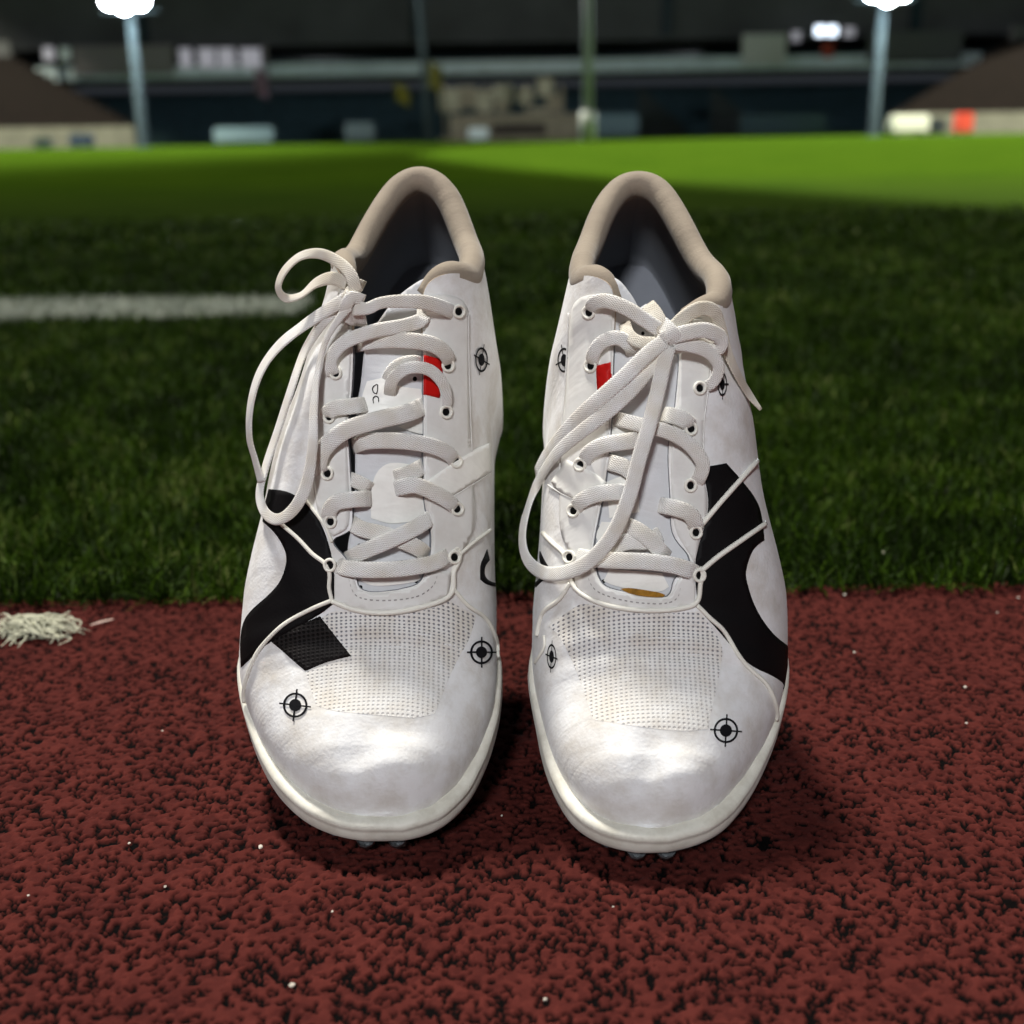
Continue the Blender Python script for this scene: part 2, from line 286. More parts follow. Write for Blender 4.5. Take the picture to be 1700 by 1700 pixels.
M_INSOLE = simple('blue_grey_insole', (.20, .21, .235), .9, .1)

def ip(x, tab): return float(np.interp(x, [p[0] for p in tab], [p[1] for p in tab]))
def smoothtab(tab, n=600):
    xs = np.linspace(tab[0][0], tab[-1][0], n); ys = np.interp(xs, [p[0] for p in tab], [p[1] for p in tab]); return xs, ys
def catmull(P, n):
    P = np.asarray(P, float); P = np.vstack([2*P[0]-P[1], P, 2*P[-1]-P[-2]]); seg = len(P)-3
    L = np.linalg.norm(np.diff(P[1:-1, :2], axis=0), axis=1); out = []
    for i in range(seg):
        k = max(2, int(round(n*L[i]/max(L.sum(), 1e-9)))); t = np.linspace(0, 1, k, endpoint=False)[:, None]; a, b, c, d = P[i:i+4]
        out.append(.5*((2*b)+(c-a)*t+(2*a-5*b+4*c-d)*t**2+(-a+3*b-3*c+d)*t**3))
    out.append(P[-2][None]); return np.vstack(out)
def smooth(A, k, it=2):
    A = np.array(A, float)
    for _ in range(it):
        if k < 1: break
        pad = np.vstack([np.repeat(A[:1], k, 0), A, np.repeat(A[-1:], k, 0)]); B = np.zeros_like(A)
        for j in range(2*k+1): B += pad[j:j+len(A)]
        B /= 2*k+1; B[0] = A[0]; B[-1] = A[-1]; A = B
    return A
def inpoly(P, poly):
    x, y = P[:, 0], P[:, 1]; inside = np.zeros(len(P), bool); n = len(poly)
    for i in range(n):
        x0, y0 = poly[i]; x1, y1 = poly[(i+1) % n]
        c = ((y0 > y) != (y1 > y)) & (x < (x1-x0)*(y-y0)/((y1-y0) if y1 != y0 else 1e-12)+x0); inside ^= c
    return inside
def tri_poly(poly, step):
    """triangulate a polygon with inner grid points"""
    poly = np.asarray(poly, float); B = []
    for i in range(len(poly)):
        a, b = poly[i], poly[(i+1) % len(poly)]; k = max(1, int(np.ceil(np.linalg.norm(b-a)/step)))
        for j in range(k): B.append(a+(b-a)*j/k)
    B = np.array(B); lo, hi = B.min(0), B.max(0); g = np.stack(np.meshgrid(np.arange(lo[0]+step/2, hi[0], step), np.arange(lo[1]+step/2, hi[1], step)), -1).reshape(-1, 2)
    if len(g):
        g = g[inpoly(g, B)]
        if len(g):
            keep = np.ones(len(g), bool)
            for b in B: keep &= ((g-b)**2).sum(1) > (step*.45)**2
            g = g[keep]
    pts = [Vector(map(float, p)) for p in B]+[Vector(map(float, p)) for p in g]; nb = len(B)
    v, e, f, *_ = delaunay_2d_cdt(pts, [], [list(range(nb))], 1, 1e-7)
    return np.array([tuple(p) for p in v]), [tuple(q) for q in f], nb

def smooth_poly(poly, closed=True, maxturn=48, it=2):
    P = [np.array(p, float) for p in poly]
    for _ in range(it):
        n = len(P); out = []
        for i in range(n):
            a, b, c = P[i-1], P[i], P[(i+1) % n]; u = b-a; v = c-b; lu, lv = np.linalg.norm(u), np.linalg.norm(v)
            ang = math.degrees(math.acos(max(-1, min(1, (u@v)/max(lu*lv, 1e-9)))))
            if ang < 3 or ang > maxturn: out.append(b)
            else: out += [b-u*.25, b+v*.25]
        P = out
    return [tuple(p) for p in P]

class Shoe:
    def __init__(S, c):
        S.c = c; S.L = c['L']; S.th0, S.th1 = 22, 47
        low = max(r[0] for r in c['rows']); zz = c['Z0']+.003
        for _ in range(30): c['Y0'] += (proj((c['xc'], c['Y0'], zz))[1]-low)*.00015
        n = 700; ss = np.linspace(0, S.L+.03, n); u = np.clip((ss-.02)/(.11-.02), 0, 1); u = u*u*(3-2*u); th = np.radians(S.th0+(S.th1-S.th0)*u)
        S.ss, S.th = ss, th; ds = ss[1]-ss[0]
        S.cy = c['Y0']+np.concatenate([[0], np.cumsum(np.cos(th[:-1])*ds)]); S.cz = c['Z0']+np.concatenate([[0], np.cumsum(np.sin(th[:-1])*ds)])
        S.zt = [(0, .0098), (.0012, .0120), (.003, .0175), (.006, .0245), (.010, .0302), (.018, .0362), (.032, .0405), (.05, .044), (.07, .049), (.095, .059), (.13, .076), (.16, .091), (.195, .106), (.21, .116), (.235, .135), (.32, .14)]
        S.zsil = [(0, .005), (.085, .006), (.115, .020), (.15, .032), (.185, .050), (.203, .078), (.212, .083), (.24, .078), (.265, .078), (S.L, c['heel'])]
        S.zcol = [(.205, .088), (.225, .081), (.245, .078), (.265, .079), (S.L, c['heel'])]
        S.rim = [(0, .0105), (.05, .0105), (.1, .009), (.3, .009)]
        S.exp = [(0, 2.3), (.06, 2.2), (.10, 2.2), (.15, 2.5), (.2, 3.0), (.3, 3.4)]
        for _ in range(25):
            th_ = np.interp(S.L, ss, th); y_ = np.interp(S.L, ss, S.cy)-c['heel']*math.sin(th_); z_ = np.interp(S.L, ss, S.cz)+c['heel']*math.cos(th_)
            S.L += (proj((c['xc'], y_, z_))[1]-min(r[0] for r in c['rows']))*.00015
        S.zsil[-1] = (S.L, c['heel']); S.zcol[-1] = (S.L, c['heel'])
        rows = sorted(c['rows']); ry = [r[0] for r in rows]
        S.tab_s = np.concatenate([S.L*.5*(1-np.cos(np.linspace(0, np.pi, 160)))]); xl, xr = [], []
        for s in S.tab_s:
            z = ip(s, S.zsil); y3 = np.interp(s, ss, S.cy)-z*np.sin(np.interp(s, ss, th)); z3 = np.interp(s, ss, S.cz)+z*np.cos(np.interp(s, ss, th))
            X0 = c['xc']
            def solve(k):
                X = X0
                for _ in range(4):
                    py = proj((X, y3, z3))[1]; px = np.interp(py, ry, [r[k] for r in rows]); d = np.array([0, y3, z3-CH]); zz = d@FW
                    X = ((px-850)/F*zz - d@RT)/RT[0]
                return X
            xl.append(solve(1)); xr.append(solve(2))
        k = 3
        S.xl = smooth(np.array(xl)[:, None], k, 1)[:, 0]; S.xr = smooth(np.array(xr)[:, None], k, 1)[:, 0]
        m = (S.xl[0]+S.xr[0])/2; S.xl[0] = S.xr[0] = m; m = (S.xl[-1]+S.xr[-1])/2; S.xl[-1] = S.xr[-1] = m
        S.ridge = [(0, (S.xl[0]+S.xr[0])/2)]+[(s, c['ridge'](S, s)) for s in (.03, .06, .09, .12, .16, .20)]+[(.25, None), (S.L, m)]
        S.ridge[-2] = (.25, (np.interp(.25, S.tab_s, S.xl)+np.interp(.25, S.tab_s, S.xr))/2)
        S.base = np.array([c['xc'], c['Y0']+.03, 0.0]); S.root = empty('track_spike_shoe', S.base)
        tag(S.root, c['label'], 'running shoe', 'pair of white track spikes')
        S.build_last()
    def pt(S, s, x, z):
        th = np.interp(s, S.ss, S.th); return np.array([x, np.interp(s, S.ss, S.cy)-z*math.sin(th), np.interp(s, S.ss, S.cz)+z*math.cos(th)])
    def prm(S, s):
        q = max(s-.0060*max(0, 1-s/.06), 0); r = ip(s, S.ridge); xl = np.interp(q, S.tab_s, S.xl); xr = np.interp(q, S.tab_s, S.xr); zb = ip(s, S.rim)-.001; H = max(ip(max(s-.0061*max(0, 1-s/.06), 0), S.zt)-zb, .002)
        e = ip(s, S.exp); zs = min(max((ip(s, S.zsil)-zb)/H, 0), .97); fz = (1-zs**e)**(1/e)
        inset = np.interp(s, [0, .02, .05, .09, .115, .3], [.0044, .0040, .0030, .0020, 0, 0])
        wl = max((r-xl)-inset, 0)/fz; wr = max((xr-r)-inset, 0)/fz; return r, wl, wr, zb, H, e
    def A(S, s, t):
        r, wl, wr, zb, H, e = S.prm(s); a = abs(t)*math.pi/2; w = wl if t < 0 else wr
        cx = math.sin(a)**(2/e); cz = max(math.cos(a), 0)**(2/e); x = r+(-w if t < 0 else w)*cx; z = zb+H*cz
        for (s0, x0, ss_, sx, amp) in S.c['bumps']:
            z += amp*math.exp(-((s-s0)/ss_)**2-((x-S.c['xc']-x0)/sx)**2)*cz
        if .055 < s < .10: z += .0007*math.sin((s-.055)*2*math.pi/.0135+3*x/.05)*math.sin((s-.055)/.045*math.pi)*cz
        return S.pt(s, x, z)
    def build_last(S):
        # first station where the upper has width
        s0 = next(s for s in np.linspace(0.003, .03, 12000) if min(S.prm(s)[1:3]) > .0022); S.s0 = s0
        ns, ntt = 210, 120; S.gs = s0+(S.L-s0)*np.concatenate([np.linspace(0, 1, 60)**2.2*.16, np.linspace(.16, 1, ns-60+1)[1:]]); S.gt = np.linspace(-1, 1, ntt)
        G = np.array([[S.A(s, t) for t in S.gt] for s in S.gs]); S.G = G
        du = np.gradient(G, axis=0); dv = np.gradient(G, axis=1); N = np.cross(dv, du); ln = np.linalg.norm(N, axis=2, keepdims=True); N = N/np.maximum(ln, 1e-12)
        mid = G[:, ntt//2]; ctr = (G[:, :1]+G[:, -1:])/2
        if (N[100, ntt//2]@(G[100, ntt//2]-ctr[100, 0])) < 0: N = -N
        S.N = N; n_, m_ = G.shape[:2]
        a = (np.arange(n_-1)[:, None]*m_+np.arange(m_-1)[None]).ravel(); S.Q = np.stack([a, a+m_, a+m_+1, a+1], 1); S.m_ = m_
        tris = np.vstack([S.Q[:, [0, 1, 2]], S.Q[:, [0, 2, 3]]]); S.bvh = BVHTree.FromPolygons([Vector(p) for p in G.reshape(-1, 3)], [tuple(map(int, q)) for q in tris]); S.tris = tris
        S.PV = np.array([[s, t] for s in S.gs for t in S.gt])
    def hit(S, px, py):
        """point, normal, (s,t) on the shoe body seen at a photo position; None when it misses"""
        d = ray(px, py); loc, nn, fi, dist = S.bvh.ray_cast(Vector(CAM), Vector(d))
        if loc is None: return None
        tr = S.tris[fi]; P = S.G.reshape(-1, 3)[tr]; loc = np.array(loc); T = np.column_stack([P[1]-P[0], P[2]-P[0]]); uv, *_ = np.linalg.lstsq(T, loc-P[0], rcond=None); w = np.array([1-uv.sum(), *uv])
        n = (S.N.reshape(-1, 3)[tr]*w[:, None]).sum(0); n /= max(np.linalg.norm(n), 1e-9); st_ = (S.PV[tr]*w[:, None]).sum(0); return loc, n, st_
    def hitc(S, px, py):
        h = S.hit(px, py); cx = S.c['cpx'](py); k = 0
        while h is None and k < 400: k += 1; px += 1.0 if px < cx else -1.0; h = S.hit(px, py)
        if h is None: h = S.hit(cx, 700)
        return h
    def st(S, s, t):
        p = S.A(s, t); i = np.clip(np.searchsorted(S.gs, s), 1, len(S.gs)-1); j = int(np.clip(round((t+1)/2*(S.m_-1)), 0, S.m_-1))
        f = (s-S.gs[i-1])/(S.gs[i]-S.gs[i-1]); n = S.N[i-1, j]*(1-f)+S.N[i, j]*f; return p, n/max(np.linalg.norm(n), 1e-9)
    def add(S, name, V, Fc, m, parent=None, uv=None, smooth=True, label=None):
        par = parent or S.root; off = S.base if par is S.root else S.base
        o = link(name, meshdata(name, np.asarray(V)-off, Fc, smooth, uv), m, par)
        if label: o['label'] = label
        return o
    def patch(S, name, poly, off, m, step=7, parent=None, skirt=True, label=None, uvs=1.0):
        v, f, nb = tri_poly(smooth_poly(poly), step); H = [S.hitc(*p) for p in v]; P = np.array([h[0]+h[1]*off for h in H]); uv = [(h[0][0]*uvs, h[2][0]*uvs) for h in H]
        f = list(f)
        # make the faces look outward
        a, b, c = P[f[0][0]], P[f[0][1]], P[f[0][2]]
        if np.cross(b-a, c-a)@H[f[0][0]][1] < 0: f = [q[::-1] for q in f]
        if skirt:
            cnt = {}
            for q in f:
                for i in range(3): e = (q[i], q[(i+1) % 3]); cnt[e] = 1
            bd = [e for e in cnt if (e[1], e[0]) not in cnt]; mp = {}; P = list(P)
            for e in bd:
                for i in e:
                    if i not in mp: mp[i] = len(P); P.append(H[i][0]-H[i][1]*.0004); uv.append(uv[i])
            f += [(e[1], e[0], mp[e[0]], mp[e[1]]) for e in bd]
        return S.add(name, P, f, m, parent, uv, True, label)
    def tube(S, name, pts, rad, m, n=60, off=.0, parent=None, k=1, seg=8, world=None, flat=1.0):
        if world is None:
            C = catmull(pts, n); H = [S.hitc(*p[:2]) for p in C]; P = smooth([h[0]+h[1]*off for h in H], k); N = smooth([h[1] for h in H], k)
        else: P, N = world
        return S.sweep(name, P, N, [rad*2]*len(P), rad*2*flat, m, parent, seg)
    def sweep(S, name, P, N, width, thick, m, parent=None, seg=10, power=2.0, cap=True, closed=False):
        P = np.asarray(P); N = np.asarray(N); T = np.gradient(P, axis=0); T /= np.maximum(np.linalg.norm(T, axis=1, keepdims=True), 1e-9)
        B = np.cross(T, N); B /= np.maximum(np.linalg.norm(B, axis=1, keepdims=True), 1e-9); Nn = np.cross(B, T); V, uv = [], []; arc = np.concatenate([[0], np.cumsum(np.linalg.norm(np.diff(P, axis=0), axis=1))])
        for i in range(len(P)):
            w = width[i]/2; h = (thick[i] if hasattr(thick, '__len__') else thick)/2
            for j in range(seg):
                a = 2*math.pi*j/seg; ca, sa = math.cos(a), math.sin(a); ex = 2/power; x = math.copysign(abs(ca)**ex, ca)*w; y = math.copysign(abs(sa)**ex, sa)*h
                V.append(P[i]+B[i]*x+Nn[i]*y); uv.append((x, arc[i]))
        Fc = [(i*seg+j, i*seg+(j+1) % seg, (i+1)*seg+(j+1) % seg, (i+1)*seg+j) for i in range(len(P)-1) for j in range(seg)]
        if cap: Fc += [tuple(range(seg))[::-1], tuple((len(P)-1)*seg+j for j in range(seg))]
        return S.add(name, V, Fc, m, parent, uv)
    def lace(S, name, pts, w=.0072, m=None, parent=None, d0=None, th=.0011, n=None, face=.35, k=3, k2=None):
        """flat lace: pts = (px, py, mm lifted towards the viewer[, width factor])"""
        pts = [tuple(p)+(1.0,)*(4-len(p)) for p in pts]; L = sum(math.hypot(a[0]-b[0], a[1]-b[1]) for a, b in zip(pts, pts[1:])); n = n or max(14, int(L/5))
        C = catmull(pts, n); P, N, Wd = [], [], []
        for p in C:
            h = S.hitc(p[0], p[1]); d = ray(p[0], p[1]); t = (h[0]-CAM)@d; q = CAM+d*(t-p[2]/1000); P.append(q)
            nn = h[1]*(1-face)-d*face; N.append(nn/np.linalg.norm(nn)); Wd.append(w*p[3])
        P = np.array(P); q0, q1 = pts[0][2], pts[-1][2]
        # keep the drawn path, soften only the distance from the viewer
        dist = smooth(np.linalg.norm(P-CAM, axis=1)[:, None], k, 3)[:, 0]; kk = max(3, int(len(P)*.10)); rmp = (np.linspace(1, 0, kk, endpoint=False)**1.3)*.0045
        if q0 <= 1: dist[:kk] += rmp
        if q1 <= 1: dist[-kk:] += rmp[::-1]
        P = CAM+(P-CAM)/np.linalg.norm(P-CAM, axis=1)[:, None]*dist[:, None]; N = smooth(N, k*2, 3)
        return S.sweep(name, P, N, Wd, th, m or M_LACE, parent, 12, 3.2)
    def ring(S, cx, cy, rx, ry, wpx, m, name, parent=None, off=.0005, n=28, a0=0, a1=2*math.pi):
        V, Fc = [], []; nn = n if a1-a0 > 6.2 else n
        for i in range(nn+1):
            a = a0+(a1-a0)*i/nn
            for q in (-.5, .5):
                h = S.hitc(cx+math.cos(a)*(rx+wpx*q*rx/max(rx, ry)), cy+math.sin(a)*(ry+wpx*q)); V.append(h[0]+h[1]*off)
        Fc = [(2*i, 2*i+1, 2*i+3, 2*i+2) for i in range(nn)]; return V, Fc
    def target(S, cx, cy, rx=17, ry=17, rot=0.0, only=None):
        V, Fc = S.ring(cx, cy, rx, ry, 3.6, None, '', off=.00045)
        v2, f2 = S.ring(cx, cy, rx*.28, ry*.28, ry*.52, None, '', off=.00045); b = len(V); V += v2; Fc += [tuple(i+b for i in q) for q in f2]
        for a in (0, math.pi/2):
            a += rot; dx, dy = math.cos(a), math.sin(a); b = len(V); k = 14
            for i in range(k+1):
                u = (-1+2*i/k)*1.42
                for q in (-1.3, 1.3): h = S.hitc(cx+rx*u*dx-q*dy*rx/ry, cy+ry*u*dy+q*dx); V.append(h[0]+h[1]*.00055)
            Fc += [(b+2*i, b+2*i+1, b+2*i+3, b+2*i+2) for i in range(k)]
        S.add('target_mark', V, Fc, M_INK)
    def eyelet(S, cx, cy, rx=8.5, ry=9.5, parent=None):
        C = [(cx+math.cos(a)*rx, cy+math.sin(a)*ry) for a in np.linspace(0, 2*math.pi, 25)]; H = [S.hitc(*p) for p in C]
        o = S.sweep('eyelet', [h[0]+h[1]*.0013 for h in H], [h[1] for h in H], [.0013]*25, .0012, M_CORD, parent, 8, cap=False)
        V, Fc = S.ring(cx, cy, rx*.33, ry*.33, ry*.66, None, '', off=.00095); S.add('hole', V, Fc, M_HOLE, parent)

    # ---------------------------------------------------------------- parts
    def build(S):
        c = S.c; L = S.L
        # opening edge in (s,t)
        def stp(p): h = S.hitc(*p); return h[2]
        def line(pts): pts = np.array(pts, float); C = catmull(pts, 70); return [stp(p) for p in C]
        right = line(c['open_right']); left = line(c['open_left'])
        arc = lambda pts, k: sum(math.hypot(a[0]-b[0], a[1]-b[1]) for a, b in zip(pts[:k+1], pts[1:k+1]))/sum(math.hypot(a[0]-b[0], a[1]-b[1]) for a, b in zip(pts, pts[1:]))
        def tc(s, z, sgn):
            r, wl, wr, zb, H, e = S.prm(s); q = min(max((z-zb)/H, 0), 1); return sgn*2/math.pi*math.acos(min(q**(e/2), 1))
        def zof(s, t): r, wl, wr, zb, H, e = S.prm(s); return zb+H*max(math.cos(abs(t)*math.pi/2), 0)**(2/e)
        def side(start, sgn):
            s_, t_ = start; z_ = zof(s_, t_); out = []
            for u in np.linspace(0, 1, 26)[1:]:
                s = s_+(L-s_)*(1-(1-u)**1.6); bl = min(u/.35, 1); bl = bl*bl*(3-2*bl); out.append((s, tc(s, z_*(1-bl)+ip(s, S.zcol)*bl, sgn)))
            return out
        R = list(map(tuple, right)); R += side(R[-1], 1); Lf = list(map(tuple, left)); Lf += side(Lf[-1], -1)
        KT = .11
        R2 = [(s, t*KT) for s, t in R]; L2 = [(s, t*KT) for s, t in Lf]
        poly = [(S.s0+1e-5, -KT), (L, -KT)]+L2[::-1]+R2+[(L, KT), (S.s0+1e-5, KT)]
        # denser rows at the toe through a stretched parameter
        g = lambda s: math.sqrt(max(s-S.s0, 0)*.3); gi = lambda q: S.s0+q*q/.3
        v, f, nb = tri_poly([(g(s), t) for s, t in poly], .0030)
        PN = [S.st(min(gi(p[0]), L), max(-1, min(1, p[1]/KT))) for p in v]; P = np.array([p for p, n in PN]); N = np.array([n for p, n in PN])
        uv = [(p[0], gi(q[0])) for p, q in zip(P, v)]; f = list(f); q = f[len(f)//2]
        if np.cross(P[q[1]]-P[q[0]], P[q[2]]-P[q[0]])@N[q[0]] < 0: f = [t[::-1] for t in f]
        tip = sorted([i for i in range(len(v)) if gi(v[i][0]) < S.s0+6e-5], key=lambda i: v[i][1])
        if len(tip) > 2:
            nw = sum(np.cross(P[tip[i]]-P[tip[0]], P[tip[(i+1) % len(tip)]]-P[tip[0]]) for i in range(len(tip)))
            if nw[1] > 0: tip = tip[::-1]
        up = S.add('upper', P, f+([tuple(tip)] if len(tip) > 2 else []), M_UP, uv=uv)
        th = np.interp([gi(q[0]) for q in v], [0, .1, .2, L], [.0015, .002, .003, .0035])
        # lining: the inside skin of the upper, plus the thin cut edge
        Pi = P-N*th[:, None]; nv = len(P); fl = [t[::-1] for t in f]; cnt = {(t[i], t[(i+1) % 3]) for t in f for i in range(3)}; bd = [e for e in cnt if (e[1], e[0]) not in cnt]
        V = list(Pi)+list(P-N*.0001); keepf = [t for t in fl]
        V = list(Pi)+list(P-N*.0002); sv = [gi(q[0]) for q in v]; keepf = [t for t in fl if min(sv[i] for i in t) > .022]; bd = [e for e in bd if min(sv[i] for i in e) > .03]
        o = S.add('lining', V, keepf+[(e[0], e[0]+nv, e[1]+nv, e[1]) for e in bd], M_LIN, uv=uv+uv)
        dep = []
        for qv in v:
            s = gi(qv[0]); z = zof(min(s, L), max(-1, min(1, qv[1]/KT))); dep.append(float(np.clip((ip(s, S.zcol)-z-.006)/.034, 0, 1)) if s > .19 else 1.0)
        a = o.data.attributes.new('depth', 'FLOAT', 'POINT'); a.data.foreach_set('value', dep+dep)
        # insole
        V = []; ks = np.linspace(.02, L-.004, 60)
        for s in ks:
            r, wl, wr, zb, H, e = S.prm(s)
            for q in np.linspace(-1, 1, 9): V.append(S.pt(s, r+(wl if q < 0 else wr)*q*.93, zb+.003+.004*q*q+ .004*max(0, (s-.15)/.1)))
        S.add('insole', V, [(i*9+j, (i+1)*9+j, (i+1)*9+j+1, i*9+j+1) for i in range(59) for j in range(8)], M_INSOLE)
        # midsole: ring profile swept round the plan outline
        ssq = L*.5*(1-np.cos(np.linspace(0, np.pi, 110))); nar = np.interp(ssq, [0, .085, .12, .2, L], [0, 0, .003, .006, .002])
        xl = np.interp(ssq, S.tab_s, S.xl)+nar; xr = np.interp(ssq, S.tab_s, S.xr)-nar
        rr = (xl+xr)/2; xl = np.minimum(xl, rr); xr = np.maximum(xr, rr)
        O = np.array([(s, x) for s, x in zip(ssq, xl)]+[(s, x) for s, x in zip(ssq[::-1][1:-1], xr[::-1][1:-1])]); O = np.array(O)
        Tn = np.roll(O, -1, 0)-np.roll(O, 1, 0); Nn = np.stack([-Tn[:, 1], Tn[:, 0]], 1); Nn /= np.linalg.norm(Nn, axis=1, keepdims=True); ctr = np.array([L*.4, rr[40]])
        if ((O-ctr)*Nn).sum() > 0: Nn = -Nn
        prof = [(.010, -.0003), (.004, .0), (.0012, .0008), (.0002, .0024), (0, .0045), (.0003, .0068), (.0006, .0078), (.0002, .0086), (.0004, .0100), (.0014, .0111), (.0032, .0114), (.0055, .0108), (.0075, .0098), (.013, .0088)]
        V = []
        for ins, z in prof:
            for (s, x), nn in zip(O, Nn):
                s2, x2 = s+nn[0]*ins, x+nn[1]*ins; s2 = min(max(s2, 0), L); h = ip(s, S.rim)/.0105; wv = .0003*math.sin(s*230+x*310)
                V.append(S.pt(s2, x2, z*h+(wv if z > .006 else 0)))
        k = len(O); Fc = [(i*k+j, i*k+(j+1) % k, (i+1)*k+(j+1) % k, (i+1)*k+j) for i in range(len(prof)-1) for j in range(k)]
        Fc.append(tuple(range(k))[::-1]); bm_o = S.add('midsole', V, Fc, M_RIM, uv=[(p[0], p[1]) for p in V])
        # spike plate with pins under the forefoot
        V = []; ks = np.linspace(.006, .105, 30)
        for s in ks:
            a_, b_ = np.interp(s, S.tab_s, S.xl), np.interp(s, S.tab_s, S.xr); m_ = (a_+b_)/2
            for q in (-1, -.9, 0, .9, 1): V.append(S.pt(s, m_+(b_-a_)/2*q*.86, -.0018 if abs(q) < .95 else .0))
        pl = S.add('spike_plate', V, [(i*5+j, (i+1)*5+j, (i+1)*5+j+1, i*5+j+1) for i in range(29) for j in range(4)], M_PLATE)
        for s, q in ((.0042, -.30), (.0042, .28), (.022, -.62), (.022, .60), (.05, -.75), (.05, .75), (.085, -.7), (.085, .7), (.03, 0)):
            a_, b_ = np.interp(s, S.tab_s, S.xl), np.interp(s, S.tab_s, S.xr); x0 = (a_+b_)/2+(b_-a_)/2*q; V = []; seg = 10; pr = [(.0040, 0), (.0036, -.0022), (.0016, -.0028), (.0012, -.0058), (.0003, -.0068)]
            for rad, z in pr:
                for j in range(seg): an = 2*math.pi*j/seg; V.append(S.pt(max(s+rad*math.cos(an), .0), x0+rad*math.sin(an), z-.001))
            S.add('spike_pin', V, [(i*seg+j, i*seg+(j+1) % seg, (i+1)*seg+(j+1) % seg, (i+1)*seg+j) for i in range(4) for j in range(seg)]+[tuple(4*seg+j for j in range(seg))], M_SPIKE, parent=pl)
        # collar padding: a fat roll along the opening from one front corner round the heel to the other
        nr = int(arc(c['open_right'], len(c['open_right'])-c['croll'][0])*len(right)); nl = int(arc(c['open_left'], len(c['open_left'])-c['croll'][1])*len(left))
        path = Lf[nl:]; path2 = R[nr:][::-1]
        PN = []
        for pth in (path, path2):
            C = catmull([(s*1000, t*110) for s, t in pth], 85); PN += [S.st(min(p[0]/1000, L-.0004), max(-1, min(1, p[1]/110))) for p in C]
        P = np.array([p for p, n in PN]); Nn = np.array([n for p, n in PN]); Nn = smooth(Nn, 4, 4); Nn /= np.linalg.norm(Nn, axis=1, keepdims=True)
        ar = np.concatenate([[0], np.cumsum(np.linalg.norm(np.diff(P, axis=0), axis=1))]); ok = np.concatenate([[True], np.diff(ar) > 1e-6]); q = np.linspace(0, ar[-1], 170)
        P = np.stack([np.interp(q, ar[ok], P[ok, i]) for i in range(3)], 1); Nn = np.stack([np.interp(q, ar[ok], Nn[ok, i]) for i in range(3)], 1); P = smooth(P, 3, 2)
        P = P-Nn*.0042; P = smooth(P, 3, 2)
        u = np.linspace(0, 1, len(P)); wd = .0115+.0020*np.sin(np.pi*u)-.006*np.exp(-(u/.05)**2)-.006*np.exp(-((1-u)/.05)**2)
        S.sweep('collar_padding', P, Nn, list(wd), list(wd*.86), M_COLLAR, None, 14)
        # tongue under the laces
        V, f, nb = tri_poly(smooth_poly(c['tongue']), 7); H = [S.hitc(*p) for p in V]; ofs = [-.0022-.002*max(0, (560-p[1])/100) for p in V]
        P = [h[0]+h[1]*o_ for h, o_ in zip(H, ofs)]; uvt = [(h[0][0], h[2][0]) for h in H]; f = list(f)
        P0 = np.array(P)
        if np.cross(P0[f[0][1]]-P0[f[0][0]], P0[f[0][2]]-P0[f[0][0]])@H[f[0][0]][1] < 0: f = [q[::-1] for q in f]
        P2 = [p-h[1]*.0022 for p, h in zip(P, H)]; nv = len(P); cnt = {(t[i], t[(i+1) % 3]) for t in f for i in range(3)}; bd = [e for e in cnt if (e[1], e[0]) not in cnt]
        tg = S.add('tongue', P+P2, f+[tuple(i+nv for i in q[::-1]) for q in f]+[(e[1], e[0], e[0]+nv, e[1]+nv) for e in bd], M_TONGUE, uv=uvt+uvt)
        S.tongue = tg
        for p in c['tongue_extra']: p(S, tg)
        # panels
        S.patch('mesh_panel', c['mesh'], .00010, M_MESH, 8, skirt=False)
        for poly, m in c['black']: S.patch('side_stripe', poly, .00035, m, 8)
        e1 = S.patch('eyestay', c['eye_r'], .0008, M_EYE, 7); e2 = S.patch('eyestay', c['eye_l'], .0008, M_EYE, 7); S.e1, S.e2 = e1, e2
        tp = S.patch('toe_plate', c['plate'], .0008, M_EYE, 6)
        # dashed stitching on the plate
        C = catmull(c['stitch'], 90); V, Fc = [], []
        for i in range(0, len(C)-3, 4):
            b = len(V)
            for k in (i, i+2):
                h = S.hitc(*C[k]); h2 = S.hitc(C[k][0], C[k][1]+2.2); V += [h[0]+h[1]*.00105, h2[0]+h2[1]*.00105]
            Fc.append((b, b+1, b+3, b+2))
        S.add('stitching', V, Fc, M_STITCH, parent=tp)
        for band in c['bands']: S.patch('side_band', band, .0011, M_BAND, 7)
        for s_ in c['seams']:
            S.tube('seam', s_, .00035, M_STITCH if False else M_EYE, 50, .0007, seg=6)
        for cord, rad in c['cords']: S.tube('raised_cord', cord, rad, M_CORD, 70, .0006, seg=8, k=2)
        for t in c['targets']: S.target(*t)
        for x, y in c['eyelets_r']: S.eyelet(x, y, parent=e1)
        for x, y in c['eyelets_l']: S.eyelet(x, y, parent=e2)
        for x, y, r_ in c['dots']:
            V, Fc = S.ring(x, y, r_*.5, r_*.5, r_, None, '', off=-.0020, n=14); S.add('vent_hole', V, Fc, M_HOLE, parent=tg)
        # laces
        first = None
        for nm, w, m, pts in c['laces']:
            o = S.lace(nm if first is None else nm, pts, w, m, parent=first if first is not None else None); first = first or o

def ridgeL(S, s):
    a = np.interp(s, S.tab_s, S.xl); b = np.interp(s, S.tab_s, S.xr); return a+(b-a)*np.interp(s, [0, .06, .12, .2], [.52, .56, .585, .50])
def ridgeR(S, s):
    a = np.interp(s, S.tab_s, S.xl); b = np.interp(s, S.tab_s, S.xr); return a+(b-a)*np.interp(s, [0, .06, .12, .2], [.49, .45, .42, .48])

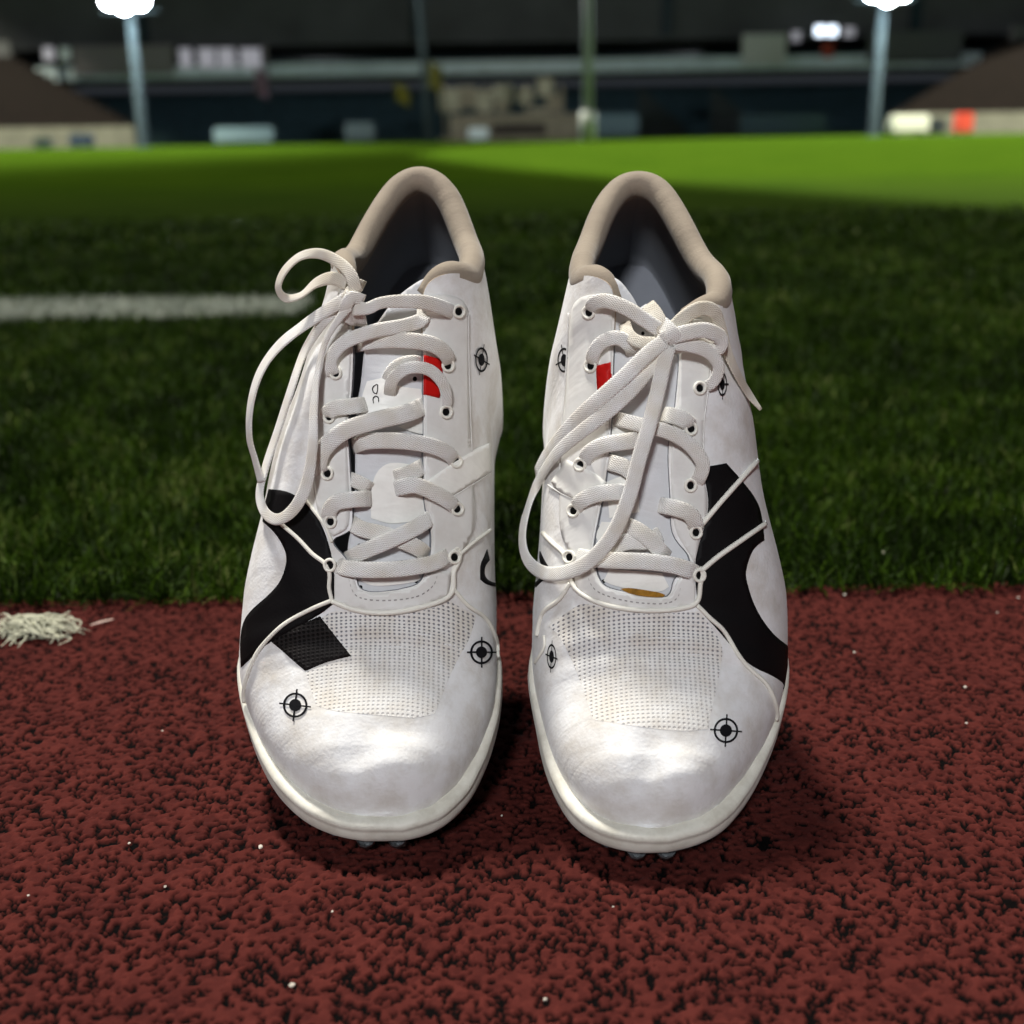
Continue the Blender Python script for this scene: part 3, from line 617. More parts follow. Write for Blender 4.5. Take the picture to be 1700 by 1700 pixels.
def strap_text(S, tg):
    for pts in ([(618.8, 650), (617.6, 644), (621, 639.5), (626, 638), (625.3, 651), (622.4, 652.5), (618.8, 650)], [(619.5, 668.5), (618.8, 661), (622.5, 657), (627.5, 659.5), (628, 666.5)]):
        C = catmull(pts, 26); H = [S.hitc(*p) for p in C]; S.sweep('strap_letters', [h[0]-h[1]*.0012 for h in H], [h[1] for h in H], [.00038]*len(C), .0002, M_INK, tg, 6)
def strap(poly, off=-.0016):
    def f(S, tg): S.patch('lace_strap', poly, off, M_BAND, 6, parent=tg, skirt=False)
    return f
def redtag(poly):
    def f(S, tg): S.patch('red_label', poly, .0012, M_RED, 6, parent=None)
    return f
def stain(S, tg):
    V, Fc = [], []
    S.patch('glue_stain', [(1030, 977), (1045, 975), (1070, 979), (1095, 983), (1104, 987), (1100, 991), (1070, 990), (1045, 985)], .00095, M_STAIN, 4, parent=None, skirt=False)

a7, a6, a5 = .0066, .0058, .0050
LEFT = dict(xc=-.054, Y0=.4085, Z0=.0068, L=.292, heel=.0805, cpx=lambda y: np.interp(y, [285, 500, 800, 1150], [698, 690, 640, 615]), ridge=ridgeL,
 label='left white spike shoe with its lace bow hanging over the outer side', bumps=[(.0130, .009, .0070, .010, .0036), (.019, -.008, .007, .008, -.0026), (.027, .006, .006, .018, -.0014), (.085, .03, .02, .02, -.001)],
 rows=[(284, 697, 699), (290, 672, 722), (300, 655, 740), (320, 638, 757), (350, 618, 770), (400, 590, 788), (450, 566, 806), (470, 560, 809), (500, 546, 812), (550, 525, 812), (600, 508, 811), (640, 500, 811), (680, 490, 812), (710, 480, 812), (750, 463, 813), (800, 449, 814), (870, 436, 816), (940, 415, 818), (1000, 404, 824), (1040, 398, 828), (1080, 394, 832), (1120, 393, 835), (1160, 397, 834), (1200, 408, 829), (1250, 424, 815), (1279, 438, 803), (1309, 455, 789), (1329, 472, 776), (1350, 494, 757), (1362, 511, 742), (1371, 528, 728), (1380, 552, 708), (1386, 575, 688), (1390, 603, 662), (1392, 628, 638)],
 open_right=[(662, 979), (693, 970), (705, 953), (714, 925), (716, 890), (712, 860), (705, 835), (703, 760), (703, 660), (702, 580), (701, 520), (703, 488), (715, 467), (740, 455), (770, 455), (796, 464)],
 open_left=[(661, 979.5), (620, 983), (597, 976), (589, 953), (572, 925), (554, 905), (556, 893), (575, 884), (585, 865), (580, 767), (577, 708), (583, 655), (586, 590), (584, 540), (580, 500), (574, 478), (568, 462)],
 croll=(5, 3),
 tongue=[(580, 960), (585, 985), (640, 992), (700, 980), (722, 950), (728, 860), (722, 700), (722, 540), (740, 480), (735, 458), (705, 462), (675, 478), (650, 500), (622, 540), (604, 562), (597, 640), (592, 660), (588, 720), (587, 860), (575, 900), (575, 930)],
 tongue_extra=[strap_text, strap([(596, 668), (608, 632), (640, 625), (655, 640), (700, 645), (712, 690), (700, 700), (600, 700)]), strap([(615, 810), (625, 780), (650, 765), (703, 775), (712, 860), (650, 872), (615, 860)]), strap([(660, 708), (712, 690), (740, 720), (700, 722)], -.001), strap([(598, 965), (605, 950), (690, 945), (700, 962), (690, 968), (620, 976)]), redtag([(703.5, 590), (730, 596), (735, 640), (727, 661), (703, 655)])],
 mesh=[(556, 1012), (600, 1020), (660, 1022), (720, 1010), (745, 998), (790, 1022), (780, 1060), (762, 1090), (745, 1125), (722, 1185), (690, 1193), (640, 1188), (560, 1182), (525, 1172), (507, 1116), (582, 1090), (534, 1026)],
 black=[([(447, 812), (480, 815), (512, 838), (536, 872), (551, 920), (556, 960), (556, 1000), (530, 1022), (450, 1064), (425, 1085), (401, 1108), (399, 1070), (403, 1035), (417, 1013), (448, 987), (467, 965), (477, 934), (475, 914), (459, 886), (437, 866), (440, 840)], M_BLACK), ([(531, 1023), (583, 1089), (545, 1098), (507, 1114), (451, 1065), (490, 1042)], M_BMESH), ([(808, 912), (803, 925), (797, 937), (797, 962), (806, 970), (822, 974), (822, 968), (810, 964), (803, 955), (804, 940), (812, 930)], M_BLACK)],
 eye_r=[(705, 500), (705, 600), (705, 700), (707, 800), (714, 858), (719, 890), (717, 925), (725, 945), (750, 940), (766, 915), (790, 870), (782, 790), (778, 700), (776, 600), (778, 520), (766, 496), (740, 488), (715, 490)],
 eye_l=[(579, 510), (584, 560), (583, 590), (580, 655), (574, 708), (577, 767), (582, 862), (575, 880), (553, 890), (538, 872), (524, 835), (520, 760), (518, 690), (524, 620), (540, 560), (560, 510)],
 plate=[(556, 950), (556, 1000), (600, 1012), (650, 1015), (700, 1006), (742, 988), (748, 950), (722, 945), (708, 955), (695, 973), (662, 982), (620, 986), (594, 979), (586, 955)],
 stitch=[(578, 940), (582, 968), (596, 990), (640, 996), (690, 989), (718, 970), (726, 945)],
 bands=[[(707, 800), (740, 775), (780, 750), (811, 735), (812, 782), (780, 803), (747, 824), (720, 830), (709, 820)]],
 seams=[[(776, 520), (776, 600), (779, 700), (783, 790)], [(520, 700), (519, 760), (524, 830)], [(745, 828), (780, 806), (812, 785)]],
 cords=[([(466, 868), (495, 893), (520, 920), (540, 935), (548, 952), (547, 975), (552, 998)], .0009), ([(552, 998), (590, 1012), (640, 1017), (700, 1008), (745, 990), (752, 968), (750, 948), (760, 935), (762, 920)], .0011), ([(500, 818), (520, 845), (540, 873), (552, 900)], .0007), ([(553, 996), (515, 1012), (475, 1035), (445, 1062), (425, 1090), (410, 1130), (404, 1165)], .0009), ([(752, 978), (775, 1005), (803, 1025), (820, 1055), (828, 1090)], .0009), ([(762, 920), (785, 900), (812, 880)], .0008), ([(750, 915), (758, 910), (764, 920)], .0006)],
 targets=[(798, 1083, 17, 18), (491, 1171, 18.5, 19, .12), (798, 597, 9.5, 19, .3)],
 eyelets_r=[(759, 517), (741, 607), (738, 684), (754, 766), (756, 845), (752, 925)], eyelets_l=[(559, 620), (548, 692), (545, 786), (550, 866), (549, 938)],
 dots=[(690, 628, 4), (686, 663, 4.5), (712, 711, 5.5), (714, 876, 4.5), (595, 906, 3.5), (597, 976, 3.5), (693, 966, 3.5), (690, 855, 3)],
 laces=[('lace', a7, None, [(553, 930, .5), (566, 941, 3), (600, 946, 4), (655, 945, 4.5), (715, 936, 4), (745, 922, 3), (756, 917, -.5)]),
  ('lace_cross', a7, None, [(580, 866, 0), (600, 878, 1.5), (640, 888, 2.5), (690, 908, 2), (712, 925, .2)]),
  ('lace_cross', a7, None, [(575, 930, .3), (600, 917, 2), (645, 898, 4.2), (690, 876, 3), (722, 855, .2)]),
  ('lace_cross', a7, None, [(549, 872, -1), (546, 852, 2), (556, 836, 4), (580, 830, 4), (620, 828, .8)]),
  ('lace_cross', a6, None, [(576, 793, -1), (600, 803, .8), (618, 814, 0)]),
  ('lace_cross', a7, None, [(652, 812, .6), (690, 806, 4), (728, 822, 4.5), (752, 838, 3.2), (757, 852, -1)]),
  ('lace_cross', a7, None, [(652, 794, .6), (680, 786, 1.6), (706, 772, .2)]),
  ('lace_cross', a7*1.1, None, [(543, 796, -1), (529, 775, 3), (540, 742, 4.5), (575, 714, 6), (625, 698, 6), (675, 686, 5), (708, 672, .5)]),
  ('lace_cross', a7, None, [(585, 742, .3), (610, 733, 3), (660, 732, 4.5), (715, 740, 5), (748, 756, 4), (754, 774, -1)]),
  ('lace_cross', a7, None, [(548, 700, -1), (543, 688, 2.5), (556, 678, 3.6), (580, 675, 3.2), (612, 671, .5)]),
  ('lace_cross', a5, None, [(646, 660, .2), (652, 630, 3), (678, 611, 5.2), (712, 614, 6), (735, 636, 5), (742, 665, 3), (739, 688, -1)]),
  ('lace_cross', a5, None, [(640, 636, .2), (655, 610, 1.6), (680, 600, 2), (704, 602, .3)]),
  ('lace_cross', a6, None, [(562, 632, -1), (551, 618, 2.5), (550, 594, 4.4), (573, 568, 6), (620, 550, 6), (670, 541, 5), (700, 530, 2.5), (704, 510, .5)]),
  ('lace_cross', a7, None, [(592, 572, .3), (620, 566, 3), (670, 565, 5), (718, 572, 5.5), (743, 592, 4), (744, 614, -1)]),
  ('lace_cross', a6, None, [(586, 512, 9), (610, 512, 9, .85), (632, 503, 9, .8), (665, 500, 8.5, .9), (705, 502, 7), (738, 512, 5), (762, 524, -1)]),
  ('bow_loop', .0054, M_LACEW, [(592, 486, 9), (582, 456, 10), (560, 434, 11, .9), (530, 421, 12, .8), (498, 426, 12, .8), (472, 450, 12, .9), (462, 478, 11, .8), (475, 495, 11, .7), (500, 490, 11, .7), (525, 470, 10, .9), (550, 462, 9), (575, 470, 8)]),
  ('bow_loop', .0058, None, [(582, 492, 10), (548, 512, 12), (505, 540, 13), (462, 575, 13), (432, 618, 12), (416, 672, 11, .85), (414, 725, 11, .8), (424, 765, 11, .8), (434, 800, 11, .9)]),
  ('bow_loop', .0054, None, [(575, 500, 8), (540, 530, 9), (505, 585, 10), (482, 650, 10), (461, 715, 10), (441, 775, 11), (431, 820, 11), (441, 852, 10, .9), (463, 862, 9, .9), (490, 842, 9), (510, 800, 9.5, .95), (519, 740, 10, .8), (521, 680, 10, .7), (527, 620, 10, .5), (541, 565, 10, .5), (562, 530, 10, .6), (580, 508, 10, .8)]),
  ('knot', .0072, None, [(566, 480, 3), (574, 488, 8), (584, 506, 12), (592, 524, 8), (596, 540, 2)]),
  ('knot', .0060, M_LACEW, [(602, 478, 2), (592, 476, 8), (580, 492, 12), (570, 508, 11), (562, 522, 4)]),
  ('knot', .0052, None, [(590, 530, 3), (580, 528, 8), (574, 512, 11), (584, 494, 12), (604, 500, 8)]),
  ])
RIGHT = dict(xc=.056, Y0=.4030, Z0=.0068, L=.2935, heel=.0765, cpx=lambda y: np.interp(y, [285, 500, 800, 1150], [1060, 1070, 1080, 1095]), ridge=ridgeR,
 label='right white spike shoe with brown stain above the mesh toe and lace loops hanging inward', bumps=[(.0130, .010, .0070, .010, .0038), (.018, -.005, .009, .006, -.0030), (.026, .006, .006, .018, -.0014), (.060, -.036, .02, .014, -.0028)],
 rows=[(292, 1059, 1061), (296, 1036, 1084), (300, 1026, 1092), (308, 1014, 1104), (320, 1004, 1113), (350, 985, 1133), (400, 967, 1158), (450, 948, 1186), (480, 940, 1203), (510, 933, 1217), (550, 928, 1223), (600, 923, 1231), (650, 920, 1240), (700, 912, 1248), (750, 907, 1255), (800, 905, 1260), (850, 901, 1268), (900, 897, 1283), (950, 892, 1297), (990, 887, 1305), (1020, 885, 1309), (1050, 880, 1311), (1080, 876, 1312), (1120, 875, 1311), (1150, 878, 1308), (1200, 888, 1298), (1250, 897, 1281), (1294, 910, 1261), (1330, 927, 1240), (1353, 941, 1222), (1370, 956, 1206), (1382, 972, 1190), (1393, 993, 1168), (1400, 1012, 1148), (1406, 1036, 1124), (1411, 1068, 1094)],
 open_right=[(1060, 986), (1099, 992), (1113, 985), (1120, 962), (1143, 940), (1143, 922), (1117, 885), (1113, 826), (1110, 747), (1120, 680), (1126, 620), (1128, 580), (1130, 545), (1142, 522), (1165, 508), (1188, 505), (1207, 512)],
 open_left=[(1059, 985.7), (1022, 979), (999, 968), (987, 938), (985, 905), (993, 862), (1002, 815), (1010, 759), (1016, 680), (1018, 600), (1020, 540), (1020, 500), (1012, 474), (992, 461), (968, 458), (948, 468)],
 croll=(4, 5),
 tongue=[(978, 930), (990, 975), (1030, 990), (1100, 1000), (1125, 980), (1150, 930), (1126, 880), (1122, 826), (1122, 745), (1132, 640), (1132, 570), (1116, 548), (1092, 512), (1074, 504), (1062, 512), (1050, 490), (1030, 468), (1008, 458), (998, 470), (1000, 540), (996, 640), (990, 760), (978, 850)],
 tongue_extra=[strap([(998, 690), (1040, 700), (1080, 730), (1060, 735), (1000, 728)]), strap([(985, 890), (996, 866), (1035, 868), (1060, 885), (1000, 915)]), strap([(1000, 965), (1010, 945), (1100, 952), (1112, 975), (1095, 986), (1022, 975)]), strap([(1004, 800), (1030, 790), (1060, 810), (1062, 850), (1010, 860)]), redtag([(992, 608), (1015, 602), (1016, 640), (1012, 655), (996, 665), (993, 640)]), stain],
 mesh=[(950, 1010), (970, 1000), (1010, 1012), (1060, 1020), (1120, 1018), (1160, 1015), (1186, 1048), (1202, 1076), (1192, 1130), (1175, 1210), (1130, 1215), (1050, 1205), (985, 1195), (970, 1150), (950, 1095), (925, 1050), (910, 1040)],
 black=[([(1168, 785), (1172, 775), (1205, 769), (1225, 791), (1258, 832), (1266, 870), (1268, 897), (1256, 905), (1246, 918), (1238, 944), (1237, 960), (1252, 1009), (1281, 1053), (1311, 1075), (1310, 1144), (1290, 1125), (1243, 1105), (1210, 1068), (1187, 1041), (1160, 1012), (1153, 960), (1155, 920), (1168, 880), (1178, 838)], M_BLACK), ([(897, 915), (905, 932), (914, 945), (912, 955), (900, 965), (890, 975), (889, 968), (900, 957), (903, 945), (896, 930)], M_BLACK)],
 eye_r=[(1129, 560), (1127, 620), (1123, 680), (1113, 747), (1115, 826), (1119, 882), (1145, 920), (1152, 935), (1160, 900), (1176, 838), (1166, 790), (1168, 700), (1178, 620), (1180, 560), (1165, 530), (1146, 530)],
 eye_l=[(1017, 500), (1016, 600), (1014, 680), (1008, 759), (999, 815), (990, 862), (982, 905), (985, 930), (962, 938), (946, 915), (930, 880), (932, 800), (937, 700), (945, 600), (948, 520), (960, 496), (985, 488), (1008, 492)],
 plate=[(955, 940), (957, 975), (968, 987), (1010, 1004), (1060, 1012), (1115, 1012), (1152, 1004), (1154, 968), (1145, 942), (1124, 962), (1116, 987), (1099, 995), (1059, 989), (1022, 982), (996, 971), (984, 938)],
 stitch=[(976, 940), (981, 965), (996, 982), (1035, 995), (1080, 1001), (1110, 999), (1125, 988), (1130, 965)],
 bands=[[(918, 800), (945, 764), (992, 787), (1006, 800), (1000, 828), (985, 834), (958, 830), (930, 815)]],
 seams=[[(946, 520), (943, 600), (936, 700), (931, 800)], [(1180, 560), (1178, 620), (1168, 700), (1166, 790)], [(912, 805), (935, 820), (960, 832)]],
 cords=[([(1161, 875), (1175, 858), (1200, 828), (1255, 766)], .0011), ([(1163, 948), (1190, 925), (1225, 900), (1268, 870)], .0011), ([(903, 885), (925, 908), (942, 920), (940, 936), (948, 945), (948, 968), (965, 985), (1000, 1003), (1060, 1013), (1120, 1012), (1157, 1003), (1162, 985), (1160, 965), (1170, 952), (1160, 942)], .0010), ([(948, 968), (930, 995), (905, 1015), (897, 1035), (893, 1055)], .0009), ([(905, 1055), (905, 1075), (890, 1100)], .0006), ([(1157, 1005), (1180, 1028), (1200, 1045), (1220, 1080), (1243, 1110), (1270, 1135), (1285, 1165), (1291, 1195)], .0009)],
 targets=[(1204, 1213, 18.5, 19, .06), (917, 1090, 7, 19, .15), (938, 598, 10, 19, -.3), (1198, 638, 7, 18, 0)],
 eyelets_r=[(1160, 645), (1146, 712), (1145, 806), (1154, 884), (1160, 955)], eyelets_l=[(980, 519), (983, 608), (966, 772), (955, 848), (948, 925)],
 dots=[(1010, 709, 4.5), (1034, 667, 3.5), (986, 729, 4), (987, 876, 5.5), (962, 887, 5), (1012, 898, 3), (999, 966, 3.5), (1100, 962, 3), (1068, 552, 3)],
 laces=[('lace', a7, None, [(948, 918, -.5), (966, 925, 3), (1010, 930, 4.5), (1065, 932, 4.5), (1115, 938, 4), (1150, 949, 3), (1160, 960, -.5)]),
  ('lace_cross', a7, None, [(1020, 868, .5), (1050, 876, 2), (1078, 895, 3.4), (1108, 928, .5)]),
  ('lace_cross', a7, None, [(975, 930, .3), (1005, 915, 1.8), (1040, 900, 2.4), (1075, 898, 1.5), (1100, 885, .2)]),
  ('lace_cross', a7, None, [(955, 854, -1), (960, 836, 3), (985, 822, 4.5), (1020, 817, 4.2), (1046, 818, 1)]),
  ('lace_cross', a7, None, [(1092, 838, .4), (1118, 843, 3.6), (1143, 852, 4), (1154, 868, 3), (1154, 890, -1)]),
  ('lace_cross', a7, None, [(968, 778, -1), (976, 754, 3.4), (1003, 739, 5), (1040, 733, 5), (1078, 728, 1)]),
  ('lace_cross', a6, None, [(1147, 812, -1), (1160, 795, 3), (1166, 768, 4.5), (1142, 736, 5.5), (1105, 716, 5.5), (1065, 706, 5), (1018, 694, .6)]),
  ('lace_cross', a7, None, [(1098, 688, .4), (1124, 692, 3), (1142, 702, 3), (1145, 718, -1)]),
  ('lace_cross', a7, None, [(1000, 765, .2), (1035, 775, 1.5), (1060, 795, .4)]),
  ('lace_cross', a6, None, [(985, 615, -1), (984, 590, 3.6), (1000, 568, 5), (1026, 561, 5.2), (1046, 575, 3), (1052, 592, .3)]),
  ('lace_cross', a6, None, [(979, 526, -1), (984, 505, 5), (1008, 500, 6), (1042, 513, 7.5), (1070, 531, 8.5), (1096, 548, 9)]),
  ('lace_cross', a5, M_LACEW, [(1036, 535, .6), (1044, 556, 4), (1062, 568, 6), (1092, 570, 8)]),
  ('lace_end', a6, M_LACEW, [(1118, 545, 8), (1140, 524, 8), (1165, 512, 7.5), (1186, 518, 7), (1197, 545, 6, .9), (1208, 585, 6, .8), (1226, 625, 6, .75), (1244, 655, 7, .7), (1263, 680, 8, .3)]),
  ('bow_loop', .0062, None, [(1118, 558, 10), (1140, 552, 11), (1170, 548, 12), (1194, 558, 11), (1196, 574, 9), (1180, 580, 7), (1150, 566, 6), (1120, 556, 6)]),
  ('lace_cross', a6, None, [(1118, 570, 9), (1145, 573, 9), (1174, 583, 8), (1193, 606, 7, .9), (1186, 632, 5, .8), (1162, 648, -1, .8)]),
  ('bow_loop', .0062, None, [(1104, 566, 10), (1075, 588, 11), (1040, 622, 11), (1003, 655, 11), (965, 688, 11), (932, 722, 11), (908, 752, 10, .95), (890, 785, 8, .9)]),
  ('bow_loop', .0060, None, [(1106, 572, 8), (1080, 608, 9), (1050, 645, 10), (1010, 682, 10), (966, 716, 10), (925, 752, 10), (896, 795, 10), (874, 850, 9), (867, 895, 9), (876, 930, 8), (903, 951, 7), (940, 950, 7), (980, 930, 8), (1018, 886, 9), (1044, 826, 10), (1060, 765, 10.5), (1078, 705, 10.5), (1092, 650, 10), (1102, 605, 10), (1110, 575, 10)]),
  ('knot', .0066, None, [(1088, 536, 5), (1100, 540, 10), (1116, 556, 13), (1122, 574, 9), (1120, 586, 3)]),
  ('knot', .0056, M_LACEW, [(1076, 506, 2), (1088, 520, 7), (1098, 540, 10), (1104, 560, 10), (1100, 582, 4)]),
  ('knot', .0054, None, [(1130, 540, 4), (1122, 545, 9), (1108, 556, 13), (1094, 572, 10), (1088, 580, 4)]),
  ])
for C_ in (LEFT, RIGHT):
    sh = Shoe(C_); sh.build(); C_['obj'] = sh

# ------------------------------------------------------------------ the black rubber wedge the shoes lean on
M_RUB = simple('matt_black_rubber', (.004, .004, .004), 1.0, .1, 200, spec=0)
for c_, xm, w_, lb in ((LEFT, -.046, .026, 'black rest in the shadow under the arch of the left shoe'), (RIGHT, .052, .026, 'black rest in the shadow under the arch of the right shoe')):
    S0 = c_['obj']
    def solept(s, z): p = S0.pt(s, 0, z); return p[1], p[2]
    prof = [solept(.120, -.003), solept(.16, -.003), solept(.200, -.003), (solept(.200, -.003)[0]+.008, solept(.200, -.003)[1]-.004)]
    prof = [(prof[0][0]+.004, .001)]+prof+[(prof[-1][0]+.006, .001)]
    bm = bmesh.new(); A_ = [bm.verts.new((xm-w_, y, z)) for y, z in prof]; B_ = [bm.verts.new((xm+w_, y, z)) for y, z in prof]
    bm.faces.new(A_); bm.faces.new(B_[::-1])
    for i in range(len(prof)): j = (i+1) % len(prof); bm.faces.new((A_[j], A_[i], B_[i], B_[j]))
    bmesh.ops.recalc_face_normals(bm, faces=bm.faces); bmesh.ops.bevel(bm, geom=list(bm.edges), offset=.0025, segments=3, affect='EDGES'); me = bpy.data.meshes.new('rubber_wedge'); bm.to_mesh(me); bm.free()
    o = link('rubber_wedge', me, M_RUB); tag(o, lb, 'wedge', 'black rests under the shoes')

# ------------------------------------------------------------------ litter on the track
M_STRAW = simple('bleached_straw', (.50, .50, .38), .8, .25, 300)
def strand(P, w=.0009, seg=5):
    P = catmull(P, 16); V, Fc = [], []
    T = np.gradient(P, axis=0); T /= np.linalg.norm(T, axis=1, keepdims=True)
    for i in range(len(P)):
        b = np.cross(T[i], (0, 0, 1)); b /= max(np.linalg.norm(b), 1e-6); u = np.cross(b, T[i]); rr = w*(1-.5*abs(i/(len(P)-1)-.5)*2)
        for j in range(seg): an = 2*math.pi*j/seg; V.append(P[i]+b*math.cos(an)*rr+u*math.sin(an)*rr*.5)
    return V, [(i*seg+j, i*seg+(j+1) % seg, (i+1)*seg+(j+1) % seg, (i+1)*seg+j) for i in range(len(P)-1) for j in range(seg)]+[tuple(range(seg))[::-1], tuple((len(P)-1)*seg+j for j in range(seg))]
def tuft(cx, cy, n, ax, ay, h, seed):
    r = np.random.default_rng(seed); V, Fc = [], []
    for _ in range(n):
        a = r.normal(0, .55)+ (math.pi if r.random() < .5 else 0); ln = r.uniform(.35, 1.0)*ax; dx, dy = math.cos(a)*ln/2, math.sin(a)*ln/2*ay/ax*1.7
        x, y = cx+r.normal(0, ax*.20), cy+r.normal(0, ay*.22); z = r.uniform(.001, h); b = r.normal(0, .004, 3)
        P = [(x-dx, y-dy, max(.0008, z*r.uniform(.1, .6))), (x-dx*.3+b[0], y-dy*.3+b[1], z+abs(b[2])*.4), (x+dx*.4-b[1], y+dy*.4+b[0], z), (x+dx, y+dy, max(.0006, z*r.uniform(0, .6)))]
        v, f = strand(P, r.uniform(.0005, .0009)); k = len(V); V += v; Fc += [tuple(i+k for i in q) for q in f]
    return V, Fc
p = on_ground(52, 1050); V, Fc = tuft(p[0], p[1], 120, .040, .022, .007, 4)
o = link('straw_tuft', meshdata('straw_tuft', V, Fc), M_STRAW); tag(o, 'pale dried tuft of grass fibres on the red track at the left', 'straw')
p, q = on_ground(151, 1042), on_ground(189, 1032); V, Fc = strand([(*p[:2], .0016), (*((p+q)/2)[:2], .0018), (*q[:2], .0016)], .0013, 8)
o = link('wood_splinter', meshdata('wood_splinter', V, Fc), simple('pale_pink_wood', (.55, .40, .34), .7, .1)); tag(o, 'short pale stick on the red track right of the straw tuft', 'stick')
M_GRIT = simple('white_grit', (.55, .50, .43), .4, .2, 500)
grit = [((433, 1410), 2.2, 'largest whitish grit crumb just left of the shadow of the left shoe'), ((215, 1404), 1.1, 'tiny white speck on the track below the left edge of the left shoe'), ((270, 1217), 1.0, 'white speck on the track left of the toe of the left shoe'), ((48, 1491), 1.0, 'white speck near the left edge of the photo, low on the track'), ((275, 1476), 1.1, 'white speck at lower left with another close beside it'), ((552, 1518), .9, 'white speck on the track under the toe of the left shoe'), ((485, 1640), 1.8, 'pale sliver of grit near the bottom left of centre'), ((670, 1408), 1.3, 'glinting grit fragment in the shadow beneath the toe of the left shoe'), ((1018, 1510), .8, 'white speck right below the left shadow edge of the right shoe'), ((1402, 990), 1.6, 'pale crumb at the turf edge right of the right shoe'), ((1418, 1086), 1.3, 'grey crumb on the track right of the right shoe'), ((1602, 1144), 1.7, 'round pale pebble on the track at the right'), ((1604, 1204), 1.2, 'white speck just below the round pale pebble'), ((1655, 1020), 1.1, 'pale fleck on the track near the right edge by the turf'), ((905, 1664), 1.2, 'pinkish fleck near the bottom centre of the track'), ((833, 1358), .9, 'light speck in the dark gap between the two toes'), ((1690, 995), 1.6, 'pale sliver at the far right beside the turf'), ((1466, 941), 1.8, 'pale rubber bead half hidden in the turf edge')]
for i, ((px, py), r_, lb) in enumerate(grit):
    p = on_ground(px, py); bm = bmesh.new(); bmesh.ops.create_icosphere(bm, subdivisions=2, radius=r_*.00048)
    for v in bm.verts: v.co *= 1+.45*(random.random()-.5); v.co.x *= 1.3; v.co.z *= .7
    me = bpy.data.meshes.new('grit_crumb'); bm.to_mesh(me); bm.free(); o = link('grit_crumb', me, M_GRIT, loc=(p[0], p[1], .0012 if py > 960 else .010)); o.rotation_euler = (0, 0, random.random()*6); tag(o, lb, 'grit', 'pale grit crumbs scattered on the track')

# ------------------------------------------------------------------ the stadium, far and out of focus
def boxes(bs):
    V, Fc = [], []
    for (x0, y0, z0, x1, y1, z1) in bs:
        b = len(V); V += [(x0, y0, z0), (x1, y0, z0), (x1, y1, z0), (x0, y1, z0), (x0, y0, z1), (x1, y0, z1), (x1, y1, z1), (x0, y1, z1)]
        Fc += [(b+3, b+2, b+1, b), (b+4, b+5, b+6, b+7), (b, b+1, b+5, b+4), (b+1, b+2, b+6, b+5), (b+2, b+3, b+7, b+6), (b+3, b, b+4, b+7)]
    return V, Fc
def boxobj(name, bs, m, parent=None): V, Fc = boxes(bs); return link(name, meshdata(name, V, Fc, False), m, parent)
def xz(px, py, Y): p = at(px, py, Y); return p[0], p[2]
def pbox(px0, py0, px1, py1, Y, depth): 
    x0, z0 = xz(px0, py1, Y); x1, z1 = xz(px1, py0, Y); return (x0, Y, max(z0, 0), x1, Y+depth, z1)
M_SEAT = simple('dark_teal_seats', (.035, .065, .080), .7, .3, 2)
M_BROWN = simple('brown_bench_seats', (.0060, .0034, .0027), .8, .25, 2)
M_CONC = simple('grey_concrete', (.52, .60, .62), .8, .15, 1)
M_DARKC = simple('dark_roof_metal', (.065, .065, .067), .8, .2, .3)
M_WALLW = simple('whitewashed_wall', (.11, .105, .085), .8, .2, 1)
M_STEEL = simple('galvanised_steel', (.014, .020, .022), .9, .1, 3, spec=.05)
M_LAMP = simple('lamp_glow', (.9, .9, .9), .5, 0, 1, emit=(.86, .94, 1.0), estr=38)
M_WIN = simple('lit_window', (.3, .3, .3), .4, .1, 1, emit=(.75, .72, .85), estr=.30)
M_WINW = simple('bright_window_lamp', (.5, .5, .5), .4, .1, 1, emit=(.75, .86, 1.0), estr=3.0)
M_GLASS = simple('dark_window_band', (.022, .034, .040), .2, .1, 1)
M_TANB = simple('tan_boards', (.30, .25, .18), .8, .25, 1.5)
M_TANL = simple('pale_tan_boards', (.42, .37, .27), .8, .3, 2)
Y1 = 96.0
st_ = empty('main_grandstand', (0, Y1, 0)); tag(st_, 'wide dark two tier grandstand with a grey balcony band across the whole background', 'grandstand')
def kid(name, bs, m, par=None, base=(0, Y1, 0)):
    V, Fc = boxes(bs); V = [tuple(np.array(v)-base) for v in V]; return link(name, meshdata(name, V, Fc, False), m, par)
zt = xz(800, 126, Y1)[1]; rows_ = []
for i in range(12): rows_.append((-70, Y1+i*.9, 0, 70, Y1+(i+1)*.9-.003, .9+i*(zt-1.1)/12))
kid('lower_seating', rows_, M_SEAT, st_)
zf0, zf1 = xz(850, 122, Y1+1)[1], xz(850, 100, Y1+1)[1]
fa = kid('balcony_front', [(-38, Y1+1, zf0, 36, Y1+1.5, zf1)], M_CONC, st_)
kid('upper_wall', [(-70, Y1+12, zf0, 70, Y1+12.5, zf1+8)], M_GLASS, st_)
kid('upper_floor', [(-70, Y1+1.503, zf0+.1, 70, Y1+11.99, zf0+.5)], M_DARKC, st_)
rz0 = xz(850, 62, Y1-2)[1]
kid('roof', [(-90, Y1+3, rz0, 90, Y1+16, rz0+9)], M_DARKC, st_)
for x in (-28, -7, 12, 31): kid('roof_beam', [(x, Y1+2.6, rz0+.3, x+.8, Y1+2.997, rz0+8)], M_GLASS, st_)
for i, (a, b) in enumerate([(125, 285), (440, 560)]): kid('wall_panel', [pbox(a, 74, b if i == 0 else 441, 124, Y1+.4, .3)], simple('grey_pink_panel', (.20, .18, .18), .8), st_)
for x, w_ in ((308, 12), (343, 17), (376, 17), (416, 22)): kid('lit_window', [pbox(x-w_/1.4, 80, x+w_/1.4, 112, Y1+.2, .15)], M_WIN, st_)
